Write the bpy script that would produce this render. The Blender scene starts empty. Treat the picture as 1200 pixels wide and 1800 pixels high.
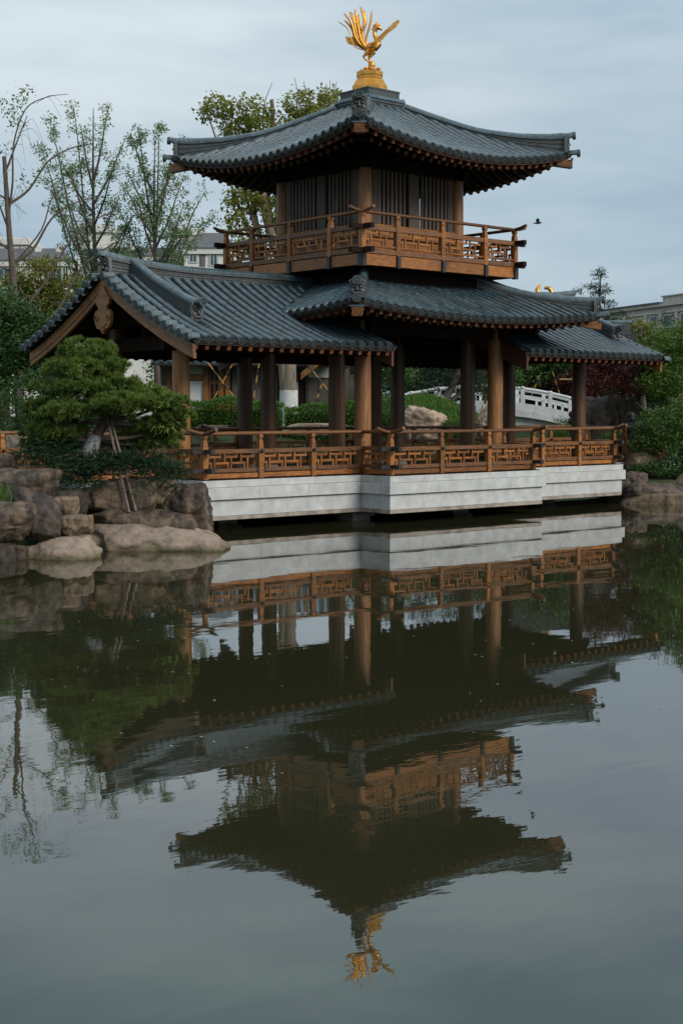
import bpy, math, random
import numpy as np
from mathutils import Matrix, Vector, noise as mnoise

# ------------------------------------------------------------------ camera, sky, sun, exposure
S = bpy.context.scene
COL = S.collection
R = math.radians
PI = math.pi
CAM = Vector((-22.465, -24.626, 2.358))
YAW, PITCH = 0.7201, 0.0718
cam = bpy.data.cameras.new('camera'); camo = bpy.data.objects.new('camera', cam); COL.objects.link(camo)
camo.location = CAM; camo.rotation_euler = (PI / 2 - PITCH, 0, -YAW)
cam.sensor_fit = 'VERTICAL'; cam.sensor_height = 36; cam.lens = 50; cam.clip_start = .5; cam.clip_end = 6000
S.camera = camo

SUN_EL, SUN_DIR = 30.0, (0.20, -0.98)      # the veiled sun stands behind the camera's right shoulder
sun_az = math.atan2(SUN_DIR[0], SUN_DIR[1])
W = bpy.data.worlds.new('World'); S.world = W; W.use_nodes = True
nt = W.node_tree; nt.nodes.clear()
def wn(t, **k):
    n = nt.nodes.new(t)
    for a, b in k.items(): setattr(n, a, b)
    return n
out = wn('ShaderNodeOutputWorld'); bg = wn('ShaderNodeBackground'); bg.inputs['Strength'].default_value = 0.1
sky = wn('ShaderNodeTexSky', sky_type='NISHITA', sun_disc=False)
sky.sun_elevation = R(SUN_EL); sky.sun_rotation = sun_az; sky.dust_density = 2.0; sky.ozone_density = 2.0
tc = wn('ShaderNodeTexCoord'); mp = wn('ShaderNodeMapping'); mp.inputs['Scale'].default_value = (1.0, 1.0, 4.5)
nz = wn('ShaderNodeTexNoise'); nz.inputs['Scale'].default_value = 2.9; nz.inputs['Detail'].default_value = 7; nz.inputs['Roughness'].default_value = .5
nt.links.new(tc.outputs['Generated'], mp.inputs[0]); nt.links.new(mp.outputs[0], nz.inputs['Vector'])
# high cloud veil: brighter overhead than at the horizon, as an overcast sky is
sep = wn('ShaderNodeSeparateXYZ'); nt.links.new(tc.outputs['Generated'], sep.inputs[0])
rmp = wn('ShaderNodeValToRGB'); el = rmp.color_ramp.elements
el[0].position = 0.0; el[0].color = (.36, .475, .565, 1); el[1].position = 1.0; el[1].color = (.74, .81, .87, 1)
e2 = el.new(.20); e2.color = (.51, .605, .675, 1); e3 = el.new(.29); e3.color = (.54, .64, .71, 1); e4 = el.new(.385); e4.color = (.385, .54, .605, 1); e5 = el.new(.6); e5.color = (.60, .70, .78, 1)
nt.links.new(sep.outputs['Z'], rmp.inputs[0])
cr = wn('ShaderNodeValToRGB'); cr.color_ramp.elements[0].position = .38; cr.color_ramp.elements[1].position = .66
cr.color_ramp.elements[0].color = (.77, .83, .885, 1); cr.color_ramp.elements[1].color = (1.27, 1.21, 1.15, 1)
nt.links.new(nz.outputs['Fac'], cr.inputs[0])
mul = wn('ShaderNodeMix', data_type='RGBA', blend_type='MULTIPLY'); mul.inputs[0].default_value = 1
nt.links.new(rmp.outputs[0], mul.inputs[6]); nt.links.new(cr.outputs[0], mul.inputs[7])
sc = wn('ShaderNodeMix', data_type='RGBA', blend_type='MULTIPLY'); sc.inputs[0].default_value = 1; sc.inputs[7].default_value = (10.7, 10.7, 10.7, 1)
nt.links.new(mul.outputs[2], sc.inputs[6])
mx = wn('ShaderNodeMix', data_type='RGBA'); mx.inputs[0].default_value = .93
nt.links.new(sky.outputs[0], mx.inputs[6]); nt.links.new(sc.outputs[2], mx.inputs[7])
nt.links.new(mx.outputs[2], bg.inputs[0]); nt.links.new(bg.outputs[0], out.inputs[0])

sl = bpy.data.lights.new('sun', 'SUN'); sl.energy = 2.2; sl.angle = R(24); sl.color = (1, .93, .84)
so = bpy.data.objects.new('sun', sl); COL.objects.link(so)
hd = Vector((SUN_DIR[0], SUN_DIR[1], 0)).normalized() * math.cos(R(SUN_EL)); hd.z = math.sin(R(SUN_EL))
so.rotation_euler = hd.to_track_quat('Z', 'Y').to_euler()

S.view_settings.view_transform = 'Standard'; S.view_settings.look = 'None'
S.view_settings.exposure = 0.0; S.view_settings.gamma = 1; S.view_settings.use_curve_mapping = False
S.render.engine = 'CYCLES'
S.cycles.max_bounces = 6; S.cycles.diffuse_bounces = 1; S.cycles.glossy_bounces = 3
S.cycles.caustics_reflective = False; S.cycles.caustics_refractive = False

# ------------------------------------------------------------------ helpers
FH = Vector((math.sin(YAW), math.cos(YAW), 0)); RT = Vector((math.cos(YAW), -math.sin(YAW), 0))
def G(r, d, z=0.0):
    """site frame: r metres to the right and d metres ahead of where the photographer stands"""
    return Vector((CAM.x, CAM.y, 0)) + RT * r + FH * d + Vector((0, 0, z))
def rng(seed): return np.random.default_rng(seed)

def tag(o, label=None, cat=None, group=None, kind=None):
    if label: o['label'] = label
    if cat: o['category'] = cat
    if group: o['group'] = group
    if kind: o['kind'] = kind
    return o
def empty(name, loc=(0, 0, 0), label=None, cat=None, group=None, rot=0):
    o = bpy.data.objects.new(name, None); COL.objects.link(o); o.location = loc; o.rotation_euler = (0, 0, rot)
    o.empty_display_size = .3
    return tag(o, label, cat, group)

def wmat(o):
    return o.matrix_basis.copy() if o.parent is None else wmat(o.parent) @ o.matrix_parent_inverse @ o.matrix_basis
def adopt(o, parent):
    o.parent = parent; o.matrix_parent_inverse = wmat(parent).inverted(); return o

class MB:
    def __init__(s): s.v = []; s.f = []; s.m = []; s.sm = []
    def add(s, vs, fs, mi=0, smooth=False):
        b = len(s.v); s.v.extend([tuple(p) for p in vs])
        for f in fs: s.f.append(tuple(i + b for i in f)); s.m.append(mi); s.sm.append(smooth)
        return s
    def box(s, c, size, M=None, mi=0):
        x, y, z = size[0] / 2, size[1] / 2, size[2] / 2; c = Vector(c)
        vs = [Vector(p) for p in ((-x,-y,-z),(x,-y,-z),(x,y,-z),(-x,y,-z),(-x,-y,z),(x,-y,z),(x,y,z),(-x,y,z))]
        vs = [(M @ p if M else p) + c for p in vs]
        return s.add(vs, [(0,3,2,1),(4,5,6,7),(0,1,5,4),(1,2,6,5),(2,3,7,6),(3,0,4,7)], mi)
    def b2(s, a, b, mi=0):
        a = Vector(a); b = Vector(b); return s.box((a + b) / 2, [abs(q) for q in (b - a)], None, mi)
    def tube(s, pts, rad, n=8, mi=0, caps=True, smooth=True, flat=1.0, up=None):
        pts = [Vector(p) for p in pts]; N = len(pts)
        if not hasattr(rad, '__len__'): rad = [rad] * N
        vs = []; prev = None
        for i, p in enumerate(pts):
            t = (pts[min(i + 1, N - 1)] - pts[max(i - 1, 0)]).normalized()
            ref = Vector(up) if up else (Vector((0, 0, 1)) if abs(t.z) < .95 else Vector((1, 0, 0)))
            if prev is not None and not up: ref = prev
            x = ref.cross(t)
            if x.length < 1e-5: x = Vector((1, 0, 0)).cross(t)
            x.normalize(); y = t.cross(x); prev = y
            for k in range(n):
                a = 2 * PI * k / n
                vs.append(p + (x * math.cos(a) + y * math.sin(a) * flat) * rad[i])
        fs = [(i * n + k, i * n + (k + 1) % n, (i + 1) * n + (k + 1) % n, (i + 1) * n + k) for i in range(N - 1) for k in range(n)]
        s.add(vs, fs, mi, smooth)
        if caps:
            s.add(vs[:n], [tuple(reversed(range(n)))], mi); s.add(vs[-n:], [tuple(range(n))], mi)
        return s
    def lathe(s, prof, n=16, c=(0, 0, 0), mi=0, smooth=True, ph=0.0, M=None):
        c = Vector(c); vs = []
        for r, z in prof:
            for k in range(n):
                a = 2 * PI * k / n + ph; p = Vector((r * math.cos(a), r * math.sin(a), z)); vs.append((M @ p if M else p) + c)
        N = len(prof)
        fs = [(i * n + k, i * n + (k + 1) % n, (i + 1) * n + (k + 1) % n, (i + 1) * n + k) for i in range(N - 1) for k in range(n)]
        s.add(vs, fs, mi, smooth)
        if prof[0][0] > 1e-4: s.add(vs[:n], [tuple(reversed(range(n)))], mi)
        if prof[-1][0] > 1e-4: s.add(vs[-n:], [tuple(range(n))], mi)
        return s
    def prism(s, poly, ext, M=None, c=(0, 0, 0), mi=0):
        """poly in local XZ, extruded along local y from -ext/2 to ext/2"""
        n = len(poly); c = Vector(c)
        vs = [Vector((x, -ext / 2, z)) for x, z in poly] + [Vector((x, ext / 2, z)) for x, z in poly]
        vs = [(M @ p if M else p) + c for p in vs]
        fs = [tuple(range(n)), tuple(reversed(range(n, 2 * n)))] + [(i, i + n, (i + 1) % n + n, (i + 1) % n) for i in range(n)]
        return s.add(vs, fs, mi)
    def sweep(s, pts, sides, zb, zt, mi=0):
        """rectangle swept along pts: half width vectors sides[i], vertical extent zb[i]..zt[i] relative to pts"""
        vs = []
        for p, w, a, b in zip(pts, sides, zb, zt):
            p = Vector(p); w = Vector(w); za = Vector((0, 0, a)); zz = Vector((0, 0, b))
            vs += [p - w + za, p + w + za, p + w + zz, p - w + zz]
        N = len(pts); fs = []
        for i in range(N - 1):
            for k in range(4): fs.append((i * 4 + k, i * 4 + (k + 1) % 4, i * 4 + 4 + (k + 1) % 4, i * 4 + 4 + k))
        fs += [(3, 2, 1, 0), tuple(4 * (N - 1) + k for k in range(4))]
        return s.add(vs, fs, mi)
    def ball(s, c, r, n=8, m=6, mi=0, M=None):
        if not hasattr(r, '__len__'): r = (r, r, r)
        prof = [(max(math.sin(PI * i / m), 0), -math.cos(PI * i / m)) for i in range(m + 1)]
        T = Matrix.Diagonal((r[0], r[1], r[2]))
        return s.lathe(prof, n, c, mi, True, 0, (M.to_3x3() @ T) if M else T)
    def mesh(s, name, mats):
        me = bpy.data.meshes.new(name); me.from_pydata(s.v, [], s.f)
        if not isinstance(mats, (list, tuple)): mats = [mats]
        for m in mats: me.materials.append(m)
        me.polygons.foreach_set('material_index', s.m); me.polygons.foreach_set('use_smooth', s.sm); me.update()
        return me
    def build(s, name, mats, parent=None, **k):
        o = bpy.data.objects.new(name, s.mesh(name, mats)); COL.objects.link(o)
        if parent: adopt(o, parent)
        return tag(o, **k)
    def flip_fix(s, o):
        import bmesh
        b = bmesh.new(); b.from_mesh(o.data); bmesh.ops.recalc_face_normals(b, faces=b.faces); b.to_mesh(o.data); b.free(); return o

def npmesh(name, V, F, mat, smooth=False):
    """V (N,3), F (M,k) numpy -> mesh"""
    me = bpy.data.meshes.new(name); k = F.shape[1]
    me.vertices.add(len(V)); me.vertices.foreach_set('co', np.asarray(V, np.float32).ravel())
    me.loops.add(F.size); me.loops.foreach_set('vertex_index', np.asarray(F, np.int32).ravel())
    me.polygons.add(len(F)); me.polygons.foreach_set('loop_start', np.arange(0, F.size, k, dtype=np.int32))
    me.polygons.foreach_set('loop_total', np.full(len(F), k, np.int32))
    if smooth: me.polygons.foreach_set('use_smooth', np.ones(len(F), bool))
    me.materials.append(mat); me.update(calc_edges=True); return me
def link(name, me, parent=None, **k):
    o = bpy.data.objects.new(name, me); COL.objects.link(o)
    if parent: adopt(o, parent)
    return tag(o, **k)

# pieces: alike pieces that can be picked apart; the 300 that show largest stay objects, the rest is joined
PIECES = {}
TPL = {}
def tpl(key, fn, mat, end=None):
    k = (key, mat.name)
    if k not in TPL: TPL[k] = fn().mesh(key, [mat, end] if end else mat)
    return TPL[k]
def piece(thing, kind, me, M, prio=1.0, parent=None):
    p = M.translation; PIECES.setdefault((thing.name, kind), []).append((prio / max((p - CAM).length, 1), me, M.copy(), parent or thing, thing))
def flush():
    for (tn, kind), L in PIECES.items():
        L.sort(key=lambda q: -q[0])
        for pr, me, M, par, th in L[:300]:
            o = bpy.data.objects.new(kind, me); COL.objects.link(o); o.matrix_basis = M; adopt(o, par)
        rest = L[300:]
        if rest:
            Vs = []; Fs = []; mi = []; sm = []; mats = []; off = 0; cache = {}
            for pr, me, M, par, th in rest:
                if me.name not in cache:
                    co = np.empty(len(me.vertices) * 3, np.float32); me.vertices.foreach_get('co', co)
                    cache[me.name] = (co.reshape(-1, 3), [tuple(p.vertices) for p in me.polygons], [p.use_smooth for p in me.polygons], list(me.materials), [p.material_index for p in me.polygons])
                co, fs, s_, mt, pm = cache[me.name]
                for q_ in mt:
                    if q_ not in mats: mats.append(q_)
                A = np.array(M); Vs.append(co @ A[:3, :3].T + A[:3, 3]); kk = [mats.index(q_) for q_ in mt]
                Fs.extend([tuple(i + off for i in f) for f in fs]); mi.extend([kk[q_] for q_ in pm]); sm.extend(s_); off += len(co)
            me = bpy.data.meshes.new(kind); me.from_pydata(np.concatenate(Vs).tolist(), [], Fs)
            for m in mats: me.materials.append(m)
            me.polygons.foreach_set('material_index', mi); me.polygons.foreach_set('use_smooth', sm); me.update()
            link(kind, me, rest[0][4], kind='stuff')

def frame(p, x, z=(0, 0, 1), sx=1.0, sy=1.0, sz=1.0):
    x = Vector(x).normalized(); z = Vector(z); y = z.cross(x)
    if y.length < 1e-6: y = Vector((0, 1, 0)).cross(x)
    y.normalize(); z = x.cross(y)
    M = Matrix((( x.x * sx, y.x * sy, z.x * sz, p[0]), (x.y * sx, y.y * sy, z.y * sz, p[1]), (x.z * sx, y.z * sy, z.z * sz, p[2]), (0, 0, 0, 1)))
    return M
def boxmesh(L, w, h, mat, bev=0.006, end=None):
    key = 'bar_%.3f_%.3f_%.3f%s' % (L, w, h, '_e' if end else '')
    def fn():
        m = MB(); b = min(bev, w * .2, h * .2); x = L / 2
        def ring(xx, i):
            y, z = w / 2 - i, h / 2 - i
            return [(xx, -y + b, -z), (xx, y - b, -z), (xx, y, -z + b), (xx, y, z - b), (xx, y - b, z), (xx, -y + b, z), (xx, -y, z - b), (xx, -y, -z + b)]
        vs = ring(-x, 0) + ring(x, 0)
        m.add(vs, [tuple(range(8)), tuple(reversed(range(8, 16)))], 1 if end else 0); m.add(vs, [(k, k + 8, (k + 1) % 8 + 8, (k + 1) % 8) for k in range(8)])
        return m
    return tpl(key, fn, mat, end)
def bar(thing, kind, p0, p1, w, h, mat, prio=1.0, parent=None, up=(0, 0, 1), end=None):
    p0 = Vector(p0); p1 = Vector(p1); L = round((p1 - p0).length, 3)
    piece(thing, kind, boxmesh(L, w, h, mat, end=end), frame((p0 + p1) / 2, p1 - p0, up), prio, parent)

# ------------------------------------------------------------------ materials
def M_(name, c1, c2, scale=6.0, rough=.6, bump=.1, stretch=(1, 1, 1), orand=0.0, island=0.0, metal=0.0, spec=.5, stain=None, stain_scale=1.2, stain_rng=(.5, .62), stain_stretch=(1, 1, 1), zband=None, trans=0.0, lo=.32, hi=.68, bdist=.02, world=False):
    m = bpy.data.materials.new(name); m.use_nodes = True; t = m.node_tree; N = t.nodes; b = N['Principled BSDF']; L = t.links.new
    tcn = N.new('ShaderNodeTexCoord'); co = tcn.outputs['Object']
    geo = N.new('ShaderNodeNewGeometry')
    if world: co = geo.outputs['Position']
    mpn = N.new('ShaderNodeMapping'); mpn.inputs['Scale'].default_value = stretch; L(co, mpn.inputs[0])
    oi = N.new('ShaderNodeObjectInfo')
    add = N.new('ShaderNodeVectorMath'); add.operation = 'ADD'; L(mpn.outputs[0], add.inputs[0])
    if not world:
        mulv = N.new('ShaderNodeVectorMath'); mulv.operation = 'SCALE'; mulv.inputs[0].default_value = (37, 19, 53); L(oi.outputs['Random'], mulv.inputs['Scale']); L(mulv.outputs[0], add.inputs[1])
    nz = N.new('ShaderNodeTexNoise'); nz.inputs['Scale'].default_value = scale; nz.inputs['Detail'].default_value = 6; nz.inputs['Roughness'].default_value = .6
    L(add.outputs[0], nz.inputs['Vector'])
    rp = N.new('ShaderNodeValToRGB'); rp.color_ramp.elements[0].position = lo; rp.color_ramp.elements[1].position = hi
    rp.color_ramp.elements[0].color = (*c1, 1); rp.color_ramp.elements[1].color = (*c2, 1); L(nz.outputs['Fac'], rp.inputs[0])
    col = rp.outputs[0]
    if stain:
        mp2 = N.new('ShaderNodeMapping'); mp2.inputs['Scale'].default_value = stain_stretch; L(geo.outputs['Position'], mp2.inputs[0])
        n2 = N.new('ShaderNodeTexNoise'); n2.inputs['Scale'].default_value = stain_scale; n2.inputs['Detail'].default_value = 8; n2.inputs['Roughness'].default_value = .65; L(mp2.outputs[0], n2.inputs['Vector'])
        mr = N.new('ShaderNodeMapRange'); mr.inputs[1].default_value = stain_rng[0]; mr.inputs[2].default_value = stain_rng[1]; L(n2.outputs['Fac'], mr.inputs[0])
        mxx = N.new('ShaderNodeMix'); mxx.data_type = 'RGBA'; L(mr.outputs[0], mxx.inputs[0]); L(col, mxx.inputs[6]); mxx.inputs[7].default_value = (*stain, 1); col = mxx.outputs[2]
    if zband:
        z0, z1, zc = zband
        sp = N.new('ShaderNodeSeparateXYZ'); L(geo.outputs['Position'], sp.inputs[0])
        n3 = N.new('ShaderNodeTexNoise'); n3.inputs['Scale'].default_value = 3; L(geo.outputs['Position'], n3.inputs['Vector'])
        ma = N.new('ShaderNodeMath'); ma.operation = 'MULTIPLY_ADD'; L(n3.outputs['Fac'], ma.inputs[0]); ma.inputs[1].default_value = -.12; L(sp.outputs['Z'], ma.inputs[2])
        mr = N.new('ShaderNodeMapRange'); mr.inputs[1].default_value = z1 - .06; mr.inputs[2].default_value = z0 - .06; L(ma.outputs[0], mr.inputs[0])
        mxx = N.new('ShaderNodeMix'); mxx.data_type = 'RGBA'; L(mr.outputs[0], mxx.inputs[0]); L(col, mxx.inputs[6]); mxx.inputs[7].default_value = (*zc, 1); col = mxx.outputs[2]
    if orand or island:
        hs = N.new('ShaderNodeHueSaturation'); L(col, hs.inputs['Color'])
        mr = N.new('ShaderNodeMapRange'); a = orand or island; mr.inputs[3].default_value = 1 - a; mr.inputs[4].default_value = 1 + a
        L(oi.outputs['Random'] if orand else geo.outputs['Random Per Island'], mr.inputs[0]); L(mr.outputs[0], hs.inputs['Value'])
        if island:
            mr2 = N.new('ShaderNodeMapRange'); mr2.inputs[3].default_value = .485; mr2.inputs[4].default_value = .515; L(geo.outputs['Random Per Island'], mr2.inputs[0]); L(mr2.outputs[0], hs.inputs['Hue'])
        col = hs.outputs[0]
    L(col, b.inputs['Base Color']); b.inputs['Roughness'].default_value = rough; b.inputs['Metallic'].default_value = metal
    b.inputs['Specular IOR Level'].default_value = spec
    if bump:
        bp = N.new('ShaderNodeBump'); bp.inputs['Strength'].default_value = bump; bp.inputs['Distance'].default_value = bdist; L(nz.outputs['Fac'], bp.inputs['Height']); L(bp.outputs[0], b.inputs['Normal'])
    if trans:
        tr = N.new('ShaderNodeBsdfTranslucent'); L(col, tr.inputs[0]); ms = N.new('ShaderNodeMixShader'); ms.inputs[0].default_value = trans
        L(b.outputs[0], ms.inputs[1]); L(tr.outputs[0], ms.inputs[2]); L(ms.outputs[0], N['Material Output'].inputs[0])
    return m
WOOD = M_('weathered_orange_wood', (.145, .050, .011), (.42, .155, .030), 5, .5, .2, (1.2, 9, 9), orand=.36, stain=(.055, .027, .015), stain_scale=1.5, stain_rng=(.54, .76))
WOODV = M_('lit_column_wood', (.17, .072, .020), (.46, .20, .062), 4, .45, .2, (9, 9, .6), orand=.12, stain=(.09, .045, .022), stain_scale=1.2, stain_rng=(.5, .78), stain_stretch=(3, 3, .5))  # lit copy of the column wood, light put into the colour
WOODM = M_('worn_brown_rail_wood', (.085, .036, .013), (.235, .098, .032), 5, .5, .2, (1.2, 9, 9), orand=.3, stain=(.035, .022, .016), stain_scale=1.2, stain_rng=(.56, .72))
WOODI = M_('shaded_column_wood', (.062, .026, .009), (.175, .074, .023), 4, .45, .2, (9, 9, .6), orand=.15)  # shaded copy of the column wood, shade put into the colour
WOODD = M_('dark_brown_wood', (.010, .006, .005), (.028, .014, .009), 5, .8, .15, (1.2, 9, 9), orand=.25, spec=.15)  # dark wood, lowered further to carry the shade under eaves and indoors
WOODK = M_('black_stained_wood', (.014, .012, .012), (.035, .03, .028), 6, .5, .1, (1.2, 9, 9), orand=.2)
WOODG = M_('greyed_slat_wood', (.062, .041, .030), (.13, .085, .060), 5, .6, .12, (1.2, 9, 9), orand=.3)
WOODR = M_('rafter_wood', (.11, .038, .015), (.22, .078, .026), 6, .55, .12, (1.2, 8, 8), orand=.3)  # lighter than the rafter bodies, so rafter ends look lit
BOARD = M_('bargeboard_wood', (.16, .062, .016), (.36, .155, .042), 3.2, .5, .15, (1, 1.2, 7), orand=.12, stain=(.045, .022, .012), stain_scale=1.6, stain_rng=(.52, .75))
TILE = M_('blue_grey_roof_tile', (.026, .052, .064), (.092, .148, .172), 7, .29, .1, (1, 1, 1), orand=.27, spec=1.0, stain=(.055, .062, .05), stain_scale=2.2, stain_rng=(.5, .72))
EAVET = M_('eave_tile_clay', (.036, .05, .05), (.085, .108, .110), 9, .5, .15, orand=.15)
PAN = M_('pan_tile_grey', (.012, .016, .018), (.032, .040, .043), 6, .55, .1, island=.25)
WOODE = M_('dark_red_eave_wood', (.055, .020, .012), (.11, .04, .02), 6, .6, .1, (1.2, 8, 8), orand=.2)
RIDGE = M_('ridge_tile_grey', (.036, .044, .045), (.095, .108, .108), 5, .55, .15, (1, 1, 6), orand=.22, stain=(.14, .135, .12), stain_scale=4, stain_rng=(.60, .8))
FACE = M_('carved_clay', (.05, .052, .05), (.14, .145, .14), 14, .5, .25)
STONE = M_('white_base_stone', (.43, .44, .435), (.61, .615, .60), 4, .6, .06, orand=.025, stain=(.37, .355, .31), stain_scale=.8, stain_rng=(.52, .88), stain_stretch=(1.6, 1.6, .7))
STONEB = M_('stained_base_stone', (.30, .25, .205), (.44, .38, .32), 5, .7, .1, orand=.06, stain=(.16, .125, .09), stain_scale=3, stain_rng=(.45, .7))
DARKST = M_('dark_wet_stone', (.05, .042, .035), (.16, .13, .10), 4, .6, .2)
GOLD = M_('gilded_bronze', (.58, .26, .045), (.84, .44, .11), 9, .38, .25, metal=1.0)
BLOCKM = M_('dark_roof_crown', (.03, .036, .038), (.07, .08, .082), 4, .5, .1, (6, 6, 1))

# ------------------------------------------------------------------ ground and pond
def sstep(a, b, x):
    t = np.clip((x - a) / (b - a), 0, 1); return t * t * (3 - 2 * t)
def land(r, d):
    """ground height (water level is 0) at site coordinates"""
    r = np.asarray(r, float); d = np.asarray(d, float)
    X = CAM.x + RT.x * r + FH.x * d; Y = CAM.y + RT.y * r + FH.y * d
    far = Y - 4.3
    left = np.minimum(d - np.where(r < -4.5, 23.0, 24.75), -3.0 - .32 * (d - 24) - r); left = np.minimum(left, 34 - d)
    left = np.maximum(left, np.minimum(-8.6 - X, d - 26))
    right = np.minimum(r - 7.2, d - 35.9)
    sd = np.maximum(np.maximum(far, left), right)
    h = .55 + 1.25 * sstep(0, 5.5, far) + .55 * sstep(.4, 2.5, left) * (1 - sstep(0, 1, far)) + .5 * sstep(.3, 4, right)
    h = h + 1.0 * np.exp(-((r - 2.7) / 2.1) ** 2 - ((d - 48.0) / 3.6) ** 2) - .95 * sstep(4.6, 6.2, r) * sstep(40.5, 45, d) * (1 - sstep(57, 60, d))
    h = np.where(d > 70, 1.6, h)
    return -1.2 + (h + 1.2) * sstep(-.35, .35, sd)
us = np.sinh(np.linspace(-1, 1, 171) * 6.2) / np.sinh(6.2) * 3000 + 1.5
vs_ = np.concatenate([[-3000, -1500, -600, -200, -60, -20], np.linspace(0, 18, 7), np.linspace(19, 62, 130), np.geomspace(64, 4000, 30)])
uu = np.concatenate([[-3000, -1200, -500, -200, -90, -50, -30], np.linspace(-20, 20, 120), [30, 50, 90, 200, 500, 1200, 3000]])
RR, DD = np.meshgrid(uu, vs_); HH = land(RR, DD)
P0 = np.stack([CAM.x + RT.x * RR + FH.x * DD, CAM.y + RT.y * RR + FH.y * DD, HH], -1).reshape(-1, 3)
nu, nv = len(uu), len(vs_); ii, jj = np.meshgrid(np.arange(nu - 1), np.arange(nv - 1)); q = (jj * nu + ii).ravel()
GROUND = M_('garden_soil_and_grass', (.030, .042, .014), (.055, .085, .025), 1.3, .9, .3, world=True, stain=(.085, .07, .05), stain_scale=.5, stain_rng=(.55, .68))
link('ground', npmesh('ground', P0, np.stack([q, q + 1, q + nu + 1, q + nu], -1), GROUND, True), kind='structure')
WATER = bpy.data.materials.new('pond_water'); WATER.use_nodes = True; t = WATER.node_tree; b = t.nodes['Principled BSDF']
b.inputs['Base Color'].default_value = (.027, .027, .013, 1); b.inputs['Roughness'].default_value = .012; b.inputs['IOR'].default_value = 2.15
geo = t.nodes.new('ShaderNodeNewGeometry'); hts = []
for sc_, st, amp in ((1.1, (1, 1, 1), .010), (5.0, (1, 1, 1), .0014), (16.0, (1, 1, 1), .00035)):
    mpn = t.nodes.new('ShaderNodeMapping'); mpn.inputs['Rotation'].default_value = (0, 0, YAW + .15); mpn.inputs['Scale'].default_value = (.55, 1.35, 1); t.links.new(geo.outputs['Position'], mpn.inputs[0])
    nz = t.nodes.new('ShaderNodeTexNoise'); nz.inputs['Scale'].default_value = sc_; nz.inputs['Detail'].default_value = 2; t.links.new(mpn.outputs[0], nz.inputs['Vector'])
    ml = t.nodes.new('ShaderNodeMath'); ml.operation = 'MULTIPLY'; ml.inputs[1].default_value = amp; t.links.new(nz.outputs['Fac'], ml.inputs[0]); hts.append(ml.outputs[0])
# calm and ruffled patches on the pond
n4 = t.nodes.new('ShaderNodeTexNoise'); n4.inputs['Scale'].default_value = .16; n4.inputs['Detail'].default_value = 2; t.links.new(geo.outputs['Position'], n4.inputs['Vector'])
mr = t.nodes.new('ShaderNodeMapRange'); mr.inputs[1].default_value = .35; mr.inputs[2].default_value = .65; mr.inputs[3].default_value = .45; mr.inputs[4].default_value = 1.3; t.links.new(n4.outputs['Fac'], mr.inputs[0])
a1 = t.nodes.new('ShaderNodeMath'); a1.operation = 'ADD'; t.links.new(hts[0], a1.inputs[0]); t.links.new(hts[1], a1.inputs[1])
a2 = t.nodes.new('ShaderNodeMath'); a2.operation = 'ADD'; t.links.new(a1.outputs[0], a2.inputs[0]); t.links.new(hts[2], a2.inputs[1])
a3 = t.nodes.new('ShaderNodeMath'); a3.operation = 'MULTIPLY'; t.links.new(a2.outputs[0], a3.inputs[0]); t.links.new(mr.outputs[0], a3.inputs[1])
bp = t.nodes.new('ShaderNodeBump'); bp.inputs['Strength'].default_value = .8; bp.inputs['Distance'].default_value = .32; t.links.new(a3.outputs[0], bp.inputs['Height']); t.links.new(bp.outputs[0], b.inputs['Normal'])
wv = [G(-60, -25), G(60, -25), G(60, 60), G(-60, 60)]
MB().add(wv, [(0, 1, 2, 3)]).flip_fix(MB().add(wv, [(0, 1, 2, 3)]).build('pond_water', WATER, kind='structure'))

# ------------------------------------------------------------------ pavilion
PAV = empty('pavilion', (0, 0, 0), 'two storey wooden pavilion with blue grey tiled roofs standing over the pond', 'pavilion')
AX, AY, WY, WX, CY = 2.412, 3.28, 2.381, 6.504, 1.47       # base outline: core half width, core front, wing front, wing end, causeway
def outline(o):
    q = [(-10.2, -CY), (-WX, -CY), (-WX, -WY), (-AX, -WY), (-AX, -AY), (AX, -AY), (AX, -WY), (WX, -WY), (WX, -CY), (10.2, -CY)]
    q = q + [(x, -y) for x, y in reversed(q)]
    n = len(q); res = []
    for i in range(n):                                        # offset a rectilinear polygon outwards by o
        a = Vector(q[i - 1]); b = Vector(q[i]); c = Vector(q[(i + 1) % n])
        d1 = (b - a).normalized(); d2 = (c - b).normalized()
        n1 = Vector((d1.y, -d1.x)); n2 = Vector((d2.y, -d2.x))
        res.append(b + (n1 + n2) * o if abs(d1.dot(d2)) < .5 else b + n1 * o)
    return res
def course(kind, mat, o, z0, z1, pitch, seed):
    pts = outline(o); n = len(pts); rr = random.Random(seed); dp = .30
    for i in range(n):
        a, b = pts[i], pts[(i + 1) % n]; d = b - a; L = d.length; d.normalize(); nn = Vector((d.y, -d.x))
        prv = (a - pts[i - 1]).normalized(); nxt = (pts[(i + 2) % n] - b).normalized()
        s0, s1 = 0.0, L
        if abs(d.y) > .5:                                     # runs along Y give way at the corners
            cv = lambda u, v: u.x * v.y - u.y * v.x
            s0 += dp if cv(prv, d) > 0 else 0; s1 -= dp if cv(d, nxt) > 0 else 0
        k = max(1, round((s1 - s0) / pitch)); cuts = [s0 + (s1 - s0) * (j + (rr.uniform(-.12, .12) if 0 < j < k else 0)) / k for j in range(k + 1)]
        for j in range(k):
            l = cuts[j + 1] - cuts[j] - .0035; mid = (cuts[j] + cuts[j + 1]) / 2; p = a + d * mid - nn * (dp / 2 - rr.uniform(0, .003))
            front = 2 if nn.y < -.5 or nn.x < -.5 else .2
            piece(PAV, kind, boxmesh(round(l, 3), dp, z1 - z0 - .004, mat), frame((p.x, p.y, (z0 + z1) / 2), (d.x, d.y, 0)), front)
course('cap_stone', STONE, -.015, .848, .987, 1.36, 1)
course('base_stone', STONE, .03, .608, .848, 1.36, 2)
course('plinth_stone', STONE, -.036, .285, .608, 1.5, 3)
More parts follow.
